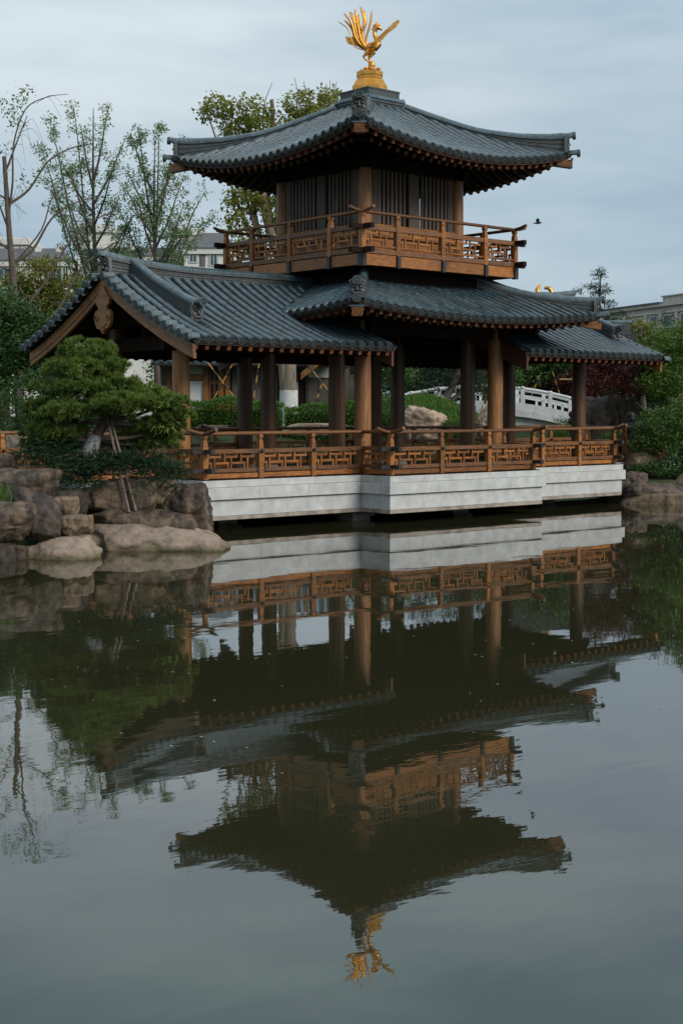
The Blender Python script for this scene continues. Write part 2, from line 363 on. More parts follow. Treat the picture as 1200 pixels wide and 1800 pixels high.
course('footing_stone', STONEB, -.030, .206, .285, 1.5, 4)
m = MB()
for x0, x1, y in ((-10, 10, CY - .31), (-WX + .31, WX - .31, WY - .31), (-AX + .31, AX - .31, AY - .31)): m.b2((x0, -y, .23 + y * .001), (x1, y, .97 + y * .001))
m.build('base_core', DARKST, PAV)
for x, y in [(sx * a, sy * b) for sx, sy, a, b in ((-1, -1, 2.05, 1.75), (1, -1, 1.6, 1.2), (-1, 1, 2.1, 1.8), (1, 1, 2.1, 1.8), (-1, 1, 5.2, 1.2), (1, 1, 5.2, 1.2), (1, -1, 5.4, .6), (-1, -1, 4.6, .4))]:
    mm = MB()
    for dx, dy, z0, z1, w in ((0, 0, -1, .08, .5), (.03, .02, .07, .21, .62)): mm.b2((x - w / 2 + dx, y - w / 2 + dy, z0), (x + w / 2 + dx, y + w / 2 + dy, z1))
    mm.build('foundation_pier', STONEB, PAV)
for i in range(34):                                           # deck boards
    y = -3.2 + .19 * i + .05
    hx = 2.3 if abs(y) > 2.32 else (6.4 if abs(y) > 1.4 else 10)
    bar(PAV, 'deck_board', (-hx, y, .992), (hx, y, .992), .18, .02, WOODD, .3)

def column_mesh(r, h):
    def fn(): return MB().lathe([(r * 1.0, 0), (r * 1.03, h * .3), (r * .98, h * .75), (r * .9, h)], 24)
    return fn
def column(x, y, z0, z1, r, mt=None):
    h = round(z1 - z0, 2); me = tpl('column_%.2f_%.3f' % (h, r), column_mesh(r, h), mt or WOODV)
    o = link('column', me, None); o.location = (x, y, z0); o.rotation_euler = (0, 0, x * 1.7 + y * 2.3); adopt(o, PAV)
    link('column_base', tpl('cbase_%.3f' % r, lambda: MB().lathe([(r * 1.35, -.02), (r * 1.35, .05), (r * 1.1, .1), (r * .9, .1)], 20), STONEB), None).location = (x, y, z0)
    return o
COLS = [(sx * a, sy * b) for sx in (-1, 1) for sy in (-1, 1) for a, b in ((6.15, 1.2), (2.05, 1.2), (2.07, 2.06))]
for x, y in COLS: column(x, y, .99, 4.25 if abs(y) > 1.5 else (4.2 if abs(x) < 3 else 4.05), .178, WOODV if (y < -2 or (x < -6 and y < 0)) else WOODI)  # outer columns get the lit tone, inner ones the shaded tone
for sx in (-1, 1):
    for sy in (-1, 1): column(sx * 1.42, sy * 1.42, 5.55, 7.62, .155)
for o in list(COL.objects):
    if o.name.startswith('column_base') and o.parent is None: adopt(o, PAV)
# lintels and tie beams
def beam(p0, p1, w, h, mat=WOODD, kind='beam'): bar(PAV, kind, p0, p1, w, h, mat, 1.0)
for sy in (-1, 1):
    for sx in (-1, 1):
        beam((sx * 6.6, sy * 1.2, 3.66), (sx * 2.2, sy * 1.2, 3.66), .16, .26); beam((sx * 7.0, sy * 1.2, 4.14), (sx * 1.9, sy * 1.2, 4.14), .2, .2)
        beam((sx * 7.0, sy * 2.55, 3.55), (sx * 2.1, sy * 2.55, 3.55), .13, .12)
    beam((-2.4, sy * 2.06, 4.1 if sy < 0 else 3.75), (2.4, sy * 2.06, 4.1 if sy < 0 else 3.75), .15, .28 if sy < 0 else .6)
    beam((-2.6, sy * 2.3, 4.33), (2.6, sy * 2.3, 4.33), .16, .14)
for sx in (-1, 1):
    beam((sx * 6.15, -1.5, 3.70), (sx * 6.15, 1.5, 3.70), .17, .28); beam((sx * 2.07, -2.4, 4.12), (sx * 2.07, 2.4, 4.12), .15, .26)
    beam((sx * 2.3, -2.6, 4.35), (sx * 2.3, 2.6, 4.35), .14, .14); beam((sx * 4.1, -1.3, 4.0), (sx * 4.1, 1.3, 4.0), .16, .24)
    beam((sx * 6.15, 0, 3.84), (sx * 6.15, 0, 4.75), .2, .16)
    m = MB(); m.prism([(-1.1, 4.06), (1.1, 4.06), (.05, 4.80), (-.05, 4.80)], .06, Matrix.Rotation(PI / 2, 3, 'Z'), (sx * 6.32, 0, 0)); m.build('gable_shade_board', WOODD, PAV)  # board added so the open gable reads dark inside
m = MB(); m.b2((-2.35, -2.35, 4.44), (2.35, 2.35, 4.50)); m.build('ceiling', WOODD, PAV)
m = MB(); m.b2((-1.78, -1.78, 4.55), (1.78, 1.78, 5.372)); m.build('tower_base', WOODD, PAV)

# ---- roof tile templates (local x points up the slope, z up)
def t_barrel(r0=.0765, r1=.0715):
    m = MB(); A = [(-18 + 216 * k / 8) * PI / 180 for k in range(9)]
    vs = [(-.5, r0 * math.cos(a), r0 * math.sin(a)) for a in A] + [(-.44, r0 * math.cos(a), r0 * math.sin(a)) for a in A] + [(.5, r1 * math.cos(a), r1 * math.sin(a)) for a in A]
    m.add(vs, [(i * 9 + k, i * 9 + k + 1, i * 9 + k + 10, i * 9 + k + 9) for i in range(2) for k in range(8)], 0, True)
    m.add(vs[:9], [tuple(range(9))]); return m
def t_disc(r=.083):
    m = MB(); Rx = Matrix.Rotation(-PI / 2, 3, 'Y')
    m.lathe([(r * .9, -.06), (r, -.05), (r, 0), (r * .97, .012), (r * .8, .012), (r * .76, -.012), (0, -.012)], 16, (0, 0, 0), 0, False, 0, Rx)
    m.lathe([(r * .2, -.012), (r * .17, .012), (0, .014)], 8, (0, 0, 0), 0, True, 0, Rx)
    for k in range(8):
        a = 2 * PI * k / 8; p = Vector((r * .48 * math.cos(a), r * .48 * math.sin(a), -.010)); T = Matrix.Rotation(a, 3, 'Z') @ Matrix.Diagonal((r * .27, r * .14, .024))
        m.lathe([(1, 0), (.6, .8), (0, 1)], 6, Rx @ p, 0, True, 0, Rx @ T)
    return m
def t_drip(w=.19):
    m = MB(); n = 8; hw = w / 2
    top = [(-hw + w * k / n, -.035 * (1 - (2 * k / n - 1) ** 2)) for k in range(n + 1)]
    bot = [(-hw + w * k / n, -.03 - .085 * (1 - (2 * k / n - 1) ** 2) ** .8) for k in range(n + 1)]
    for x0, x1, tb in ((-.02, 0, 0),):
        f = [(x0, y, z) for y, z in top] + [(x0, y, z) for y, z in bot]; g = [(x1, y, z) for y, z in top] + [(x1, y, z) for y, z in bot]
        vs = f + g; N = n + 1
        for k in range(n): m.add([vs[k], vs[k + 1], vs[N + k + 1], vs[N + k]], [(0, 1, 2, 3)]); m.add([vs[2 * N + k], vs[2 * N + k + 1], vs[3 * N + k + 1], vs[3 * N + k]], [(3, 2, 1, 0)])
        m.add(bot and [(x0, y, z) for y, z in bot] + [(x1, y, z) for y, z in bot], [(k, k + 1, N + k + 1, N + k) for k in range(n)], 0, True)
    vs = [(0, y, z) for y, z in top] + [(.3, y, z + .03) for y, z in top]
    m.add(vs, [(k, k + 1, k + n + 2, k + n + 1) for k in range(n)], 0, True)
    return m
BARREL = tpl('barrel_tile', t_barrel, TILE); DISC = tpl('eave_tile', t_disc, EAVET); DRIP = tpl('drip_tile', t_drip, EAVET)
def t_pan():
    m = MB(); n = 4; w = .17
    vs = []
    for x, dz in ((-.5, 0.02), (.5, -.012)): vs += [(x, -w / 2 + w * k / n, dz - .03 * (1 - (2 * k / n - 1) ** 2)) for k in range(n + 1)]
    vs += [(-.5, v[1], v[2] - .03) for v in vs[:n + 1]]
    m.add(vs, [(k, k + 1, k + n + 2, k + n + 1) for k in range(n)], 0, True); m.add(vs, [(k + 2 * n + 2, k + 2 * n + 3, k + 1, k) for k in range(n)]); return m
PANT = tpl('pan_tile', t_pan, PAN)

def tile_row(pts, prio, kind='barrel_tile', me=None, pan=None, parent=None, seg=.31):
    """barrel tiles laid along a path running up the slope, eave first"""
    me = me or BARREL; P = [Vector(p) for p in pts]; cum = [0]
    for i in range(1, len(P)): cum.append(cum[-1] + (P[i] - P[i - 1]).length)
    L = cum[-1]
    if L < .08: return
    n = max(1, round(L / seg))
    def at(s):
        for i in range(1, len(P)):
            if s <= cum[i] + 1e-9:
                u = (s - cum[i - 1]) / max(cum[i] - cum[i - 1], 1e-9); return P[i - 1].lerp(P[i], u)
        return P[-1]
    for k in range(n):
        a = at(L * k / n); b = at(L * (k + 1) / n); t = b - a; l = t.length
        jit = Vector((random.uniform(-.003, .003), random.uniform(-.003, .003), random.uniform(-.002, .002)))
        M = frame((a + b) / 2 + jit + Vector((0, 0, .016)), t + jit * .6, (0, 0, 1), l * 1.05)
        piece(PAV, kind, me, M, prio, parent)
def rotz(k): return Matrix.Rotation(k * PI / 2, 4, 'Z')

def ridge_stack(pts, sides, zb, zt, n, cap_r, prio, parent=None, w0=.10):
    """courses of flat ridge tiles with a row of round cap tiles on top"""
    for k in range(n):
        wv = w0 * (1.0 if k % 2 == 0 else .86) * (1.18 if k in (0, n - 1) else 1)
        zb_ = [b + (t_ - b) * k / n for b, t_ in zip(zb, zt)]; zt_ = [b + (t_ - b) * (k + .80) / n for b, t_ in zip(zb, zt)]
        MB().sweep(pts, [Vector(s) * wv for s in sides], zb_, zt_).build('ridge_course', RIDGE, PAV if parent is None else parent)
    MB().sweep(pts, [Vector(s) * w0 * .7 for s in sides], [b - .05 for b in zb], [t_ - .01 for t_ in zt]).build('ridge_core', RIDGE, PAV if parent is None else parent)
    tile_row([Vector(p) + Vector((0, 0, t_)) for p, t_ in zip(pts, zt)], prio, 'ridge_cap_tile', tpl('cap_%.3f' % cap_r, lambda: t_barrel(cap_r * 1.04, cap_r), TILE), seg=.34)

def face_plaque(p, out, w=.30, h=.36, parent=None):
    """carved beast face closing a ridge end; out = horizontal direction it looks"""
    m = MB(); hw = w / 2
    m.prism([(-hw, 0), (hw, 0), (hw * 1.05, h * .55), (hw * .9, h * .92), (hw * .5, h), (-hw * .5, h), (-hw * .9, h * .92), (-hw * 1.05, h * .55)], .07)
    y = -.045
    for s in (-1, 1):
        m.ball((s * hw * .42, y - .012, h * .66), (.038, .03, .03)); m.tube([(s * hw * .08, y, h * .74), (s * hw * .45, y - .03, h * .84), (s * hw * .86, y, h * .72)], [.018, .024, .012], 6)
        m.ball((s * hw * .55, y, h * .40), (.05, .035, .05)); m.tube([(s * hw * .8, y, h * .85), (s * hw * .95, y - .01, h * 1.0), (s * hw * .7, y, h * 1.1)], [.024, .018, .006], 6)
        m.tube([(s * hw * .2, y - .02, h * .24), (s * hw * .26, y - .035, h * .13)], [.012, .004], 5)
    m.ball((0, y - .03, h * .50), (.036, .045, .04)); m.tube([(0, y, h * .8), (0, y - .03, h * .56)], [.014, .02], 6)
    m.tube([(-hw * .62, y, h * .22), (-hw * .3, y - .03, h * .29), (0, y - .035, h * .26), (hw * .3, y - .03, h * .29), (hw * .62, y, h * .22)], .018, 6)
    m.tube([(-hw * .5, y, h * .12), (0, y - .025, h * .06), (hw * .5, y, h * .12)], .016, 6)
    o = m.build('ridge_end_face', FACE, None); o.location = p; o.rotation_euler = (0, 0, math.atan2(out[1], out[0]) + PI / 2); return adopt(o, PAV)

def hip_roof(e, zfun, dmax, sp, ridge_top, keep=lambda x, y, z: True, nm='upper_roof', x_in=.55, ridge_n=7):
    """square hipped roof; zfun(a, d) = tile bed height, a along the eave, d inwards from it"""
    n = int((2 * e - .12) / sp) + 1
    for k in (0, 1, 2, 3):
        Q = rotz(k); pr = 1.3 if k in (0, 3) else .12
        T = lambda a, d, dz=0.0: (Q @ Vector((a, -(e - d), zfun(a, d) + dz)))
        # deck with soffit
        na, nd = 41, 13; vs = []; fs = []; smf = []
        for lay, dz in ((0, -.03), (1, -.085)):
            for j in range(nd):
                d = dmax * j / (nd - 1); lim = e - d - .002
                for i in range(na): vs.append(T(lim * (2 * i / (na - 1) - 1), d, dz))
        m = MB()
        for lay in (0, 1):
            for j in range(nd - 1):
                for i in range(na - 1):
                    a = lay * na * nd + j * na + i; c = (vs[a] + vs[a + na + 1]) / 2
                    if keep(c.x, c.y, c.z): fs.append((a, a + 1, a + na + 1, a + na) if lay == 0 else (a + na, a + na + 1, a + 1, a))
        for i in range(na - 1):
            c = (vs[i] + vs[i + 1]) / 2
            if keep(c.x, c.y, c.z): fs.append((i + 1, i, na * nd + i, na * nd + i + 1))
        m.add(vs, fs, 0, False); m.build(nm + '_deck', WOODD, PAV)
        eb = MB(); prev = None
        for i in range(-(n // 2) - 1, n // 2 + 2):
            for half in (0, 1):
                a = (i + .5 * half) * sp
                if abs(a) > e - .05: continue
                lim = min(dmax, e - abs(a)); tan = (T(a, .3) - T(a, 0)).normalized()
                p = T(a, 0)
                if half == 0:
                    np_ = max(3, int(lim / .25) + 2); path = [T(a, lim * j / (np_ - 1)) for j in range(np_)]
                    ok = [q_ for q_ in path if keep(q_.x, q_.y, q_.z)]
                    if len(ok) > 1: tile_row(ok, pr)
                    if keep(p.x, p.y, p.z):
                        piece(PAV, 'eave_tile', DISC, frame(p - tan * .02, tan), pr)
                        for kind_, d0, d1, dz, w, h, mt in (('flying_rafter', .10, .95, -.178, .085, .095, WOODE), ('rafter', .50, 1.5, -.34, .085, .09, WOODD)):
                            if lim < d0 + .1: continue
                            d1 = min(d1, max(lim, d0 + .12)); bar(PAV, kind_, T(a, d0, dz), T(a, d1, dz), w, h, mt, pr, end=WOODR)  # dark bodies and lighter end faces paint in the eave's shade and light
                else:
                    if keep(p.x, p.y, p.z):
                        piece(PAV, 'drip_tile', DRIP, frame(p + tan * .015, tan), pr)
                    np_ = max(2, int(lim / .3) + 1)
                    for j in range(np_ - 1):
                        A = T(a, lim * j / (np_ - 1), -.005); B = T(a, lim * (j + 1) / (np_ - 1), -.005); c = (A + B) / 2
                        if keep(c.x, c.y, c.z): piece(PAV, 'pan_tile', PANT, frame(c, B - A, (0, 0, 1), (B - A).length * 1.12), pr)
                q_ = T(a, .05)
                if prev is not None and keep(p.x, p.y, p.z):
                    eb.sweep([prev, q_], [Q.to_3x3() @ Vector((0, .02, 0))] * 2, [-.125, -.125], [-.088, -.088])
                prev = q_
        eb.build('eave_board', WOODE, PAV)
    for sx, sy in ((-1, -1), (1, -1), (1, 1), (-1, 1)):
        pr = .3 if (sx, sy) == (1, 1) else 1.3
        xs = [x_in + (e - .12 - x_in) * j / 14 for j in range(15)]
        pts = [(sx * x, sy * x, 0) for x in xs]; side = Vector((-sy, sx, 0)).normalized()
        zb = [zfun(x, e - x) - .01 for x in xs]; zt = [max(ridge_top(x) - .13, b_ + .10) for x, b_ in zip(xs, zb)]
        zt[-1] += .0
        ridge_stack(pts[::-1], [side] * 15, zb[::-1], zt[::-1], ridge_n, .082, pr)
        dv = Vector((sx, sy, 0)).normalized(); xe = e - .12
        face_plaque(Vector((sx * xe, sy * xe, zb[-1] + .01)) + dv * .05, dv, .31, zt[-1] - zb[-1] + .02)
        tp = Vector((sx * xe, sy * xe, zt[-1])); piece(PAV, 'ridge_cap_tile', tpl('cap_0.082', lambda: t_barrel(.085, .082), TILE), frame(tp + dv * .1 + Vector((0, 0, .014)), -dv + Vector((0, 0, -.12)), (0, 0, 1), .3), pr)
        piece(PAV, 'eave_tile', DISC, frame(tp + dv * .26 + Vector((0, 0, .035)), -dv + Vector((0, 0, -.12)), (0, 0, 1), 1, 1.08, 1.08), pr * 1.2)
        ce = Vector((sx * e, sy * e, zfun(e, 0)))                # corner tile under the ridge end, hip rafter below it
        piece(PAV, 'barrel_tile', BARREL, frame(ce + dv * -.06, -dv + Vector((0, 0, -.05)), (0, 0, 1), .5, 1.05, 1.05), pr * 1.2)
        piece(PAV, 'eave_tile', DISC, frame(ce + dv * .2 + Vector((0, 0, .012)), -dv + Vector((0, 0, -.05)), (0, 0, 1), 1, 1.05, 1.05), pr * 1.2)
        a0 = Vector((sx * (e - 1.3), sy * (e - 1.3), zfun(e - 1.3, 1.3) - .30)); a1 = ce + dv * .02 + Vector((0, 0, -.245))
        bar(PAV, 'hip_rafter', a0, a1, .20, .18, BOARD, pr)
        m = MB(); m.box((0, 0, 0), (.30, .05, .03)); o = m.build('hip_rafter_cap', TILE, None); o.location = a1 + dv * .0 + Vector((0, 0, .112)); o.rotation_euler = (0, 0, math.atan2(dv.y, dv.x) + PI / 2); adopt(o, PAV)
        m = MB()                                               # carved square on the rafter end
        for i in range(-1, 2):
            for j in range(-1, 2):
                if (i + j) % 2 == 0: m.box((i * .05, -.006, j * .045), (.034, .012, .03), Matrix.Rotation(.78, 3, 'Y'))
        for s in (-1, 1): m.box((s * .088, -.006, 0), (.014, .012, .16)); m.box((0, -.006, s * .078), (.162, .012, .014))
        o = m.build('rafter_carving', WOODR, None); o.location = a1 + (a1 - a0).normalized() * .003; o.rotation_euler = (0, 0, math.atan2(dv.y, dv.x) + PI / 2); adopt(o, PAV)

def interp(xs, ys):
    return lambda x: float(np.interp(x, xs, ys))
# upper roof
EU = 3.25
def zu(a, d): x = max(EU - d, 0); return 7.775 + 1.44 * (min(d, 2.75) / 2.75) ** 1.15 + .42 * (a / EU) ** 2
rtu = interp([.5, .976, 1.683, 2.384, 2.915, 3.14, 3.3], [9.37, 9.085, 8.845, 8.705, 8.675, 8.70, 8.73])
hip_roof(EU, zu, 2.72, .245, rtu, x_in=.56)
for k in range(4):                                            # layered collar and crown block
    Q = rotz(k)
    for j in range(5):
        m = MB(); w = .565 - (.02 if j % 2 else 0); m.b2((-w, -w, 9.06 + j * .062), (w - .101, -w + .1, 9.06 + j * .062 + .052)); o = m.build('ridge_course', RIDGE, None); o.matrix_basis = Q; adopt(o, PAV)
    tile_row([Q @ Vector((-.56, -.52, 9.375)), Q @ Vector((.56, -.52, 9.375))], 1, 'ridge_cap_tile', tpl('cap_0.070', lambda: t_barrel(.073, .07), TILE), seg=.28)
m = MB(); m.b2((-.48, -.48, 9.0), (.48, .48, 9.60)); m.b2((-.495, -.495, 9.60), (.495, .495, 9.635)); m.build('crown_block', BLOCKM, PAV)
# skirt roof
ES = 3.75
def zs(a, d): return 4.30 + .42 * d - .022 * d * d + .22 * (a / ES) ** 2
def zw(y): t = 3.05 - abs(y); return 3.67 + .33 * t + .045 * t * t
def skirt_keep(x, y, z): return not (abs(y) < 3.05 and abs(x) > 2.0 and z < zw(y) - .0)
rts = interp([1.75, 1.95, 2.15, 2.394, 2.73, 3.236, 3.5, 3.75], [5.50, 5.40, 5.28, 5.18, 5.08, 4.992, 4.975, 4.985])
hip_roof(ES, zs, 2.0, .25, rts, skirt_keep, 'skirt_roof', 1.75, 6)

# wing roofs
def wing(sx):
    pr0 = 1.0 if sx < 0 else .9; rx = lambda x: sx * x
    xs = [7.08 - .255 * i for i in range(20)]
    for sy in (-1, 1):
        pr = pr0 if sy < 0 else .12
        T = lambda x, y, dz=0.0: Vector((rx(x), sy * y, zw(y) + dz))
        ys = [3.05 - 2.93 * j / 12 for j in range(13)]
        for i, x in enumerate(xs):
            path = [T(x, y) for y in ys]; tan = (path[1] - path[0]).normalized(); p = path[0]
            tile_row(path, pr)
            piece(PAV, 'eave_tile', DISC, frame(p - tan * .02, tan), pr)
            bar(PAV, 'flying_rafter', T(x - .04, 2.97, -.178), T(x - .04, 2.1, -.178), .085, .095, WOODE, pr, end=WOODR); bar(PAV, 'rafter', T(x - .04, 2.6, -.33), T(x - .04, .3, -.33), .08, .08, WOODD, pr * .5)  # lighter end faces stand for light on the rafter ends
            xm = x - .1275
            piece(PAV, 'drip_tile', DRIP, frame(T(xm, 3.05) + tan * .015, tan), pr)
            for j in range(9):
                A = T(xm, 3.05 - 2.95 * j / 9, -.005); B = T(xm, 3.05 - 2.95 * (j + 1) / 9, -.005); piece(PAV, 'pan_tile', PANT, frame((A + B) / 2, B - A, (0, 0, 1), (B - A).length * 1.12), pr)
        m = MB(); vs = [T(x, y, dz) for dz in (-.03, -.085) for x in (7.14, 2.08) for y in ys]; fs = []
        for j in range(12):
            fs += [(j, j + 1, 13 + j + 1, 13 + j), (26 + 13 + j, 26 + 13 + j + 1, 26 + j + 1, 26 + j), (j + 1, j, 26 + j, 26 + j + 1), (13 + j, 13 + j + 1, 39 + j + 1, 39 + j)]
        fs.append((0, 13, 39, 26)); m.add(vs, fs); m.flip_fix(m.build('wing_roof_deck', WOODD, PAV))
        m = MB(); m.sweep([T(7.1, 3.0), T(2.08, 3.0)], [Vector((0, .02, 0))] * 2, [-.125] * 2, [-.088] * 2); m.build('eave_board', WOODE, PAV)
        # verge tiles lying across the gable edge
        tot = 3.3; nv_ = 13
        for j in range(nv_):
            y = 3.08 - 2.86 * j / (nv_ - 1); c = Vector((rx(7.20), sy * y, zw(y) + (.035 if sx < 0 else -.05))); ax = Vector((-sx, 0, 0))
            piece(PAV, 'verge_tile', tpl('verge_tile', lambda: t_barrel(.083, .079), TILE), frame(c, ax + Vector((0, 0, .06)), (0, 0, 1), .25), pr * 1.1)
            piece(PAV, 'verge_end_tile', DISC, frame(c - ax * .125, ax), pr * 1.1)
            y2 = y - .12
            if j < nv_ - 1: piece(PAV, 'verge_drip_tile', DRIP, frame(Vector((rx(7.30), sy * y2, zw(y2) + .03)), ax), pr * .8)
        # bargeboard in two planks
        yb = [3.02 - 3.02 * j / 12 for j in range(13)]; sd = Vector((.035, 0, 0))
        pts = [Vector((rx(7.12), sy * y, zw(y))) for y in yb]
        MB().sweep(pts, [sd] * 13, [-.27] * 13, [-.10] * 13).build('bargeboard', BOARD, PAV)
        pts = [Vector((rx(7.105), sy * y, zw(y))) for y in yb]
        MB().sweep(pts, [sd] * 13, [-.375] * 13, [-.275] * 13).build('bargeboard_strip', BOARD, PAV)
        # short board closing the inner end of the eave
        yi = [3.02 - 1.6 * j / 6 for j in range(7)]; MB().sweep([Vector((rx(2.10), sy * y, zw(y))) for y in yi], [Vector((.03, 0, 0))] * 7, [-.42] * 7, [-.035] * 7).build('bargeboard', WOODE, PAV)
        # descending ridge with its beast face
        yd = [2.08 - 1.98 * j / 10 for j in range(11)]; pd = [Vector((rx(6.42 + .10 * j / 10), sy * y, zw(y))) for j, y in enumerate(yd)]
        hh = [.30 + .06 * (1 - j / 10) ** 2 - .02 * j / 10 for j in range(11)]
        ridge_stack(pd, [Vector((1, 0, 0))] * 11, [.03] * 11, hh, 6, .085, pr * 1.2, w0=.085)
        face_plaque(Vector((rx(6.42), sy * 2.12, zw(2.08) + .0)), (0, sy), .27, .36)
        tp = Vector((rx(6.42), sy * 2.08, zw(2.08) + .37)); piece(PAV, 'ridge_cap_tile', tpl('cap_0.085', lambda: t_barrel(.088, .085), TILE), frame(tp + Vector((0, sy * .1, .005)), (0, -sy, -.06), (0, 0, 1), .3), pr)
        piece(PAV, 'eave_tile', DISC, frame(tp + Vector((0, sy * .26, .012)), (0, -sy, -.06), (0, 0, 1), 1, 1.1, 1.1), pr * 1.2)
    xr = [7.06 - 5.4 * j / 16 for j in range(17)]; up = [.17 * max(0, (x - 4.8) / 2.3) ** 2 for x in xr]
    ridge_stack([Vector((rx(x), 0, 0)) for x in xr], [Vector((0, 1, 0))] * 17, [4.93] * 17, [5.235 + u for u in up], 7, .085, 1.1, w0=.10)
    face_plaque(Vector((rx(7.10), 0, 4.97)), (sx, 0), .32, .43)
    tp = Vector((rx(7.06), 0, 5.235 + up[0])); piece(PAV, 'ridge_cap_tile', tpl('cap_0.085', lambda: t_barrel(.088, .085), TILE), frame(tp + Vector((sx * .1, 0, .02)), (-sx, 0, -.2), (0, 0, 1), .32), 1)
    piece(PAV, 'eave_tile', DISC, frame(tp + Vector((sx * .26, 0, .05)), (-sx, 0, -.2), (0, 0, 1), 1, 1.1, 1.1), 1.2)
    # carved pendant under the gable point
    P_ = [(0, 3.86), (.09, 3.95), (.20, 3.98), (.27, 4.06), (.31, 4.18), (.29, 4.30), (.22, 4.35), (.155, 4.31), (.16, 4.40), (.24, 4.47), (.255, 4.56), (.13, 4.70), (0, 4.83)]
    P_ = P_ + [(-x, z) for x, z in reversed(P_[1:-1])]
    m = MB(); Mz = Matrix.Rotation(PI / 2, 3, 'Z'); m.prism(P_, .07, Mz, (rx(7.165), 0, 0))
    for s in (-1, 1):
        m.tube([(rx(7.205), s * (.21 + .07 * math.cos(a) * (1 - a / 9)), 4.17 + .085 * math.sin(a) * (1 - a / 9)) for a in [j * .45 for j in range(15)]], .018, 6)
        m.tube([(rx(7.205), s * .02, 4.0), (rx(7.205), s * .1, 4.05), (rx(7.205), s * .17, 4.07)], .014, 6); m.tube([(rx(7.205), s * .015, 3.92), (rx(7.205), s * .1, 3.99)], .012, 6)
    m.flip_fix(m.build('gable_pendant', BOARD, PAV))
wing(-1); wing(1)

# ---- railings
def lattice(thing, par, a, b, z0, z1, pr):
    """interlocking T fret between two posts"""
    a = Vector(a); b = Vector(b); L = (b - a).length; d = (b - a) / L; n = max(1, round(L / .42)); P = L / n; H = z1 - z0; w = .042
    for k in range(n):
        x0 = P * k
        for t_, c, u0, u1 in (('h', .22, 0, .72), ('v', 0, 0, .65), ('v', .4, .22, 1), ('v', .72, 0, .22), ('h', .65, -.5, .2), ('v', .2, .65, 1)):
            if t_ == 'h':
                q0, q1 = x0 + u0 * P, x0 + u1 * P; q0 = max(q0, 0.01); q1 = min(q1, L - .01); z = z1 - c * H
                if q1 - q0 < .04: continue
                A = a + d * (q0 - w / 2 if q0 > .02 else q0); B = a + d * (q1 + w / 2); bar(thing, 'lattice_bar', (A.x, A.y, z), (B.x, B.y, z), w, w * 1.1, WOOD, pr, par)
            else:
                q0 = x0 + c * P + (.016 if c == 0 and k == 0 else 0); A = a + d * q0; bar(thing, 'lattice_bar', (A.x, A.y, z1 - u0 * H + w * .2), (A.x, A.y, z1 - u1 * H - w * .2), w * .94, w * .9, WOOD, pr, par, up=d)
def post_mesh(h):
    def fn():
        m = MB(); r = .062
        m.lathe([(r * 1.3, 0), (r * 1.3, h * .62), (r * 1.12, h * .80), (r * .95, h * .86), (r * .80, h * .875), (r * .80, h * .90), (r * 1.1, h * .92), (r * 1.1, h * .96), (r * .85, h)], 4, (0, 0, 0), 0, False, PI / 4); return m
    return fn
